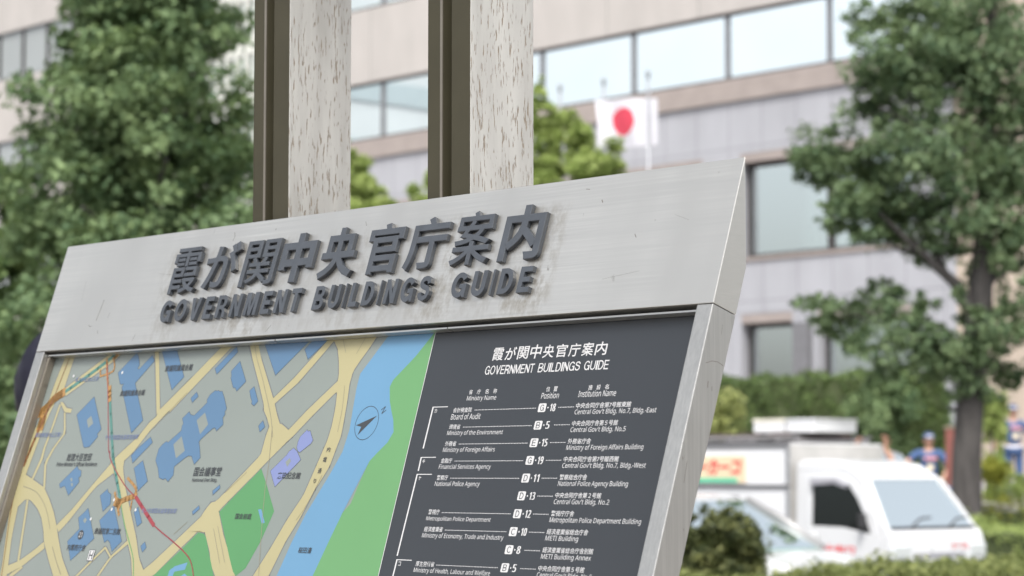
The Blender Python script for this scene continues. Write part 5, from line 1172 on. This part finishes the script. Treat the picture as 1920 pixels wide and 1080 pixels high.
def person(label, loc, rz, height, armL, armR, top, trousers, sleeve=.55, gloves=False, cap=None, head_yaw=0.0, hairy=True, patches=None, belt=None, stride=.0, palms=None, curl=.35):
    """arms: (elbow, wrist, hand direction) in a 1.72 m frame facing -Y, armR is on -X (the person's right)"""
    k = height / 1.72; t = thing('person', label, 'person', loc, rz); t.scale = (k, k, k)
    sh = {1: Vector((.185, .01, 1.40)), -1: Vector((-.185, .01, 1.40))}; arms = {1: armL, -1: armR}
    hip = {s: Vector((s * .09, 0, .90)) for s in (1, -1)}; kn = {s: Vector((s * .10, -.02 - s * stride * .5, .49)) for s in (1, -1)}; an = {s: Vector((s * .105, .03 - s * stride, .085)) for s in (1, -1)}
    mb = MB(); g = G()
    pel = g.add((0, 0, .95), (.135, .10)); wa = g.add((0, 0, 1.08), (.125, .092), pel); ch = g.add((0, 0, 1.28), (.145, .10), wa); ub = g.add((0, .012, 1.40), (.10, .075), ch); nk = g.add((0, .012, 1.47), .054, ub); g.add((0, -.002, 1.555), .052, nk)
    for s in (1, -1):
        e, w = Vector(arms[s][0]), Vector(arms[s][1])
        a = g.add(sh[s], .056, ub); a = g.add(sh[s].lerp(e, .5), .048, a); a = g.add(e, .040, a); a = g.add(e.lerp(w, .35), .040, a); g.add(w, .026, a)
        a = g.add(hip[s], .088, pel); a = g.add(hip[s].lerp(kn[s], .5), .076, a); a = g.add(kn[s], .056, a); a = g.add(kn[s].lerp(an[s], .35), .054, a); a = g.add(an[s], .036, a); g.add(an[s] + Vector((0, -.12, -.045)), (.036, .026), a)
    g.into(mb, 0, pel)
    for s in (1, -1): hand(mb, arms[s][1], arms[s][2], (palms or {}).get(s, (-s * .8, -.2, .2)), s * 1.0, 0, 0, curl)
    head_into(mb, (0, -.015, 1.615), head_yaw)
    mb.build('body', [M_SKIN, M_LIP, M_EYE, M_HAIR], t, fix=True)
    mb = MB(); g = G(); hemz = .93
    pe = g.add((0, 0, hemz), (.158, .122)); a0 = g.add((0, 0, 1.08), (.152, .118), pe); c0 = g.add((0, 0, 1.27), (.170, .126), a0); u0 = g.add((0, .012, 1.405), (.118, .092), c0); g.add((0, .012, 1.455), (.070, .066), u0)
    for s in (1, -1):
        e, w = Vector(arms[s][0]), Vector(arms[s][1]); a = g.add(sh[s], .078, u0)
        if sleeve <= 1: a = g.add(sh[s].lerp(e, .45), .070, a); g.add(sh[s].lerp(e, sleeve + .25), .066, a)
        else: a = g.add(sh[s].lerp(e, .5), .066, a); a = g.add(e, .058, a); a = g.add(e.lerp(w, .5), .052, a); g.add(e.lerp(w, .94), .042, a)
    g.into(mb, 0, pe); mb.build('shirt', top, t)
    mb = MB(); g = G(); pe = g.add((0, 0, .97), (.150, .116))
    for s in (1, -1):
        a = g.add(hip[s] + Vector((s * .005, 0, -.02)), .100, pe); a = g.add(hip[s].lerp(kn[s], .5), .088, a); a = g.add(kn[s], .070, a); a = g.add(kn[s].lerp(an[s], .5), .068, a); g.add(an[s] + Vector((0, -.01, .005)), .062, a)
    g.into(mb, 0, pe); mb.build('trousers', trousers, t)
    for s in (1, -1):
        mb = MB(); g = G(); q = an[s]; g.chain([q + Vector((0, .035, -.045)), q + Vector((0, -.06, -.045)), q + Vector((0, -.16, -.052))], [(.044, .042), (.046, .036), (.040, .030)]); g.into(mb); mb.build('shoe', M_SHOE, t)
    if gloves:
        for s in (1, -1): mb = MB(); hand(mb, arms[s][1], arms[s][2], (palms or {}).get(s, (-s * .8, -.2, .2)), s * 1.0, 0, .005, curl); mb.build('glove', M_GLOVE, t)
    Mh = Matrix.Translation((0, -.015, 1.615)) @ Matrix.Rotation(head_yaw, 4, 'Z')
    if hairy:
        mb = MB()
        def hw(p):
            q = p.copy()
            if q.y < -.35 and q.z < .62: q *= .80
            if q.z < -.45: q *= .80
            return q * (1 + .03 * sin(q.x * 17 + q.z * 11))
        ellipsoid(mb, (0, .012, .022), (.087, .104, .122), 0, 26, 18, hw); mb.v = [tuple(Mh @ Vector(p)) for p in mb.v]; mb.build('hair', M_HAIR, t)
    if cap:
        mb = MB(); ellipsoid(mb, (0, .008, .045), (.094, .112, .088), 0, 22, 12, lambda p: Vector((p.x, p.y, max(p.z, -.12)))); mb.v = [tuple(Mh @ Vector(p)) for p in mb.v]; c = mb.build('cap', cap, t)
        mb = MB(); mb.prism([(-.085, -.075), (-.07, -.145), (0, -.172), (.07, -.145), (.085, -.075), (0, -.09)], lambda p, q: (p[0], p[1], .040 + .008 * q - abs(p[0]) * .15)); mb.v = [tuple(Mh @ Vector(p)) for p in mb.v]; mb.build('peak', cap, c)
        mb = MB(); mb.box((-.05, -.1085, .045), (.05, -.100, .075)); mb.v = [tuple(Mh @ Vector(p)) for p in mb.v]; mb.build('cap_band', M_GLOVE, c)
    for (x, z, wx, wz, m, nm) in (patches or []):
        mb = MB()
        for q in range(6):
            xa, xb = x - wx / 2 + wx * q / 6, x - wx / 2 + wx * (q + 1) / 6; ya = lambda xx: -.132 * math.sqrt(max(.05, 1 - (xx / .195) ** 2))
            mb.prism([(xa, ya(xa)), (xb, ya(xb)), (xb, ya(xb) - .012), (xa, ya(xa) - .012)], lambda p, h: (p[0], p[1], z - wz / 2 + wz * h))
        mb.build(nm, m, t, merge=1e-4)
    if belt:
        mb = MB(); n = 24
        mb.lathe([(.166, .945), (.170, .95), (.170, .985), (.166, .99)], n); mb.v = [(x, y * .80, z) for x, y, z in mb.v]; mb.build('belt', belt, t)
    return t
def stand(px, depth): q = at(px, 880, depth); q.z = terrain(to_se(q)[1]) - .02; return q
pat = [(.04, 1.31, .20, .05, M_PINKPATCH, 'chest_print'), (.03, 1.16, .10, .10, M_TANPATCH, 'badge')]
person('officer in blue uniform and cap stretching one arm out, left of the grey trunk', stand(1742, 40), -.25, 1.74,
       ((.33, -.02, 1.17), (.24, -.16, .98), (-.2, -.4, -.9)), ((-.37, -.10, 1.24), (-.52, -.30, 1.23), (-.75, -.6, .1)), M_NAVY, M_NAVY, .5, False, M_CAP, .25, True, pat)
person('officer in blue uniform with white belt and gloves at the right picture edge', stand(1901, 44), -.1, 1.74,
       ((.29, .03, 1.13), (.31, -.04, .90), (0, -.1, -1)), ((-.30, .03, 1.13), (-.33, -.05, .90), (0, -.1, -1)), M_NAVY, M_NAVY, .5, True, M_CAP, .1, True, pat, M_GLOVE)
hp = at(1632, 880, to_depth(1632, 20.3)); hp.z = .12
person('person behind the white truck with both hands raised above its roof', (hp.x, hp.y, 0.0), .0, 1.75,
       ((.26, -.02, 1.66), (.15, -.05, 1.88), (.1, -.05, 1)), ((-.26, -.02, 1.66), (-.15, -.05, 1.86), (.15, 0, 1)), M_WORK, M_NAVY_DK, .5, False, None, 0, True, None, None, 0, {1: (-.6, -.6, 0), -1: (.6, -.6, 0)}, .45)
lp = at(112, 900, 5.0)
person('person with black hair in a dark jacket, standing behind the left edge of the board', (lp.x, lp.y, .008), pi * .86, 1.88,
       ((.27, .02, 1.13), (.27, -.10, .90), (0, -.2, -1)), ((-.27, .02, 1.13), (-.27, -.10, .90), (0, -.2, -1)), M_NAVY_DK, M_NAVY_DK, 2, False, None, .1)
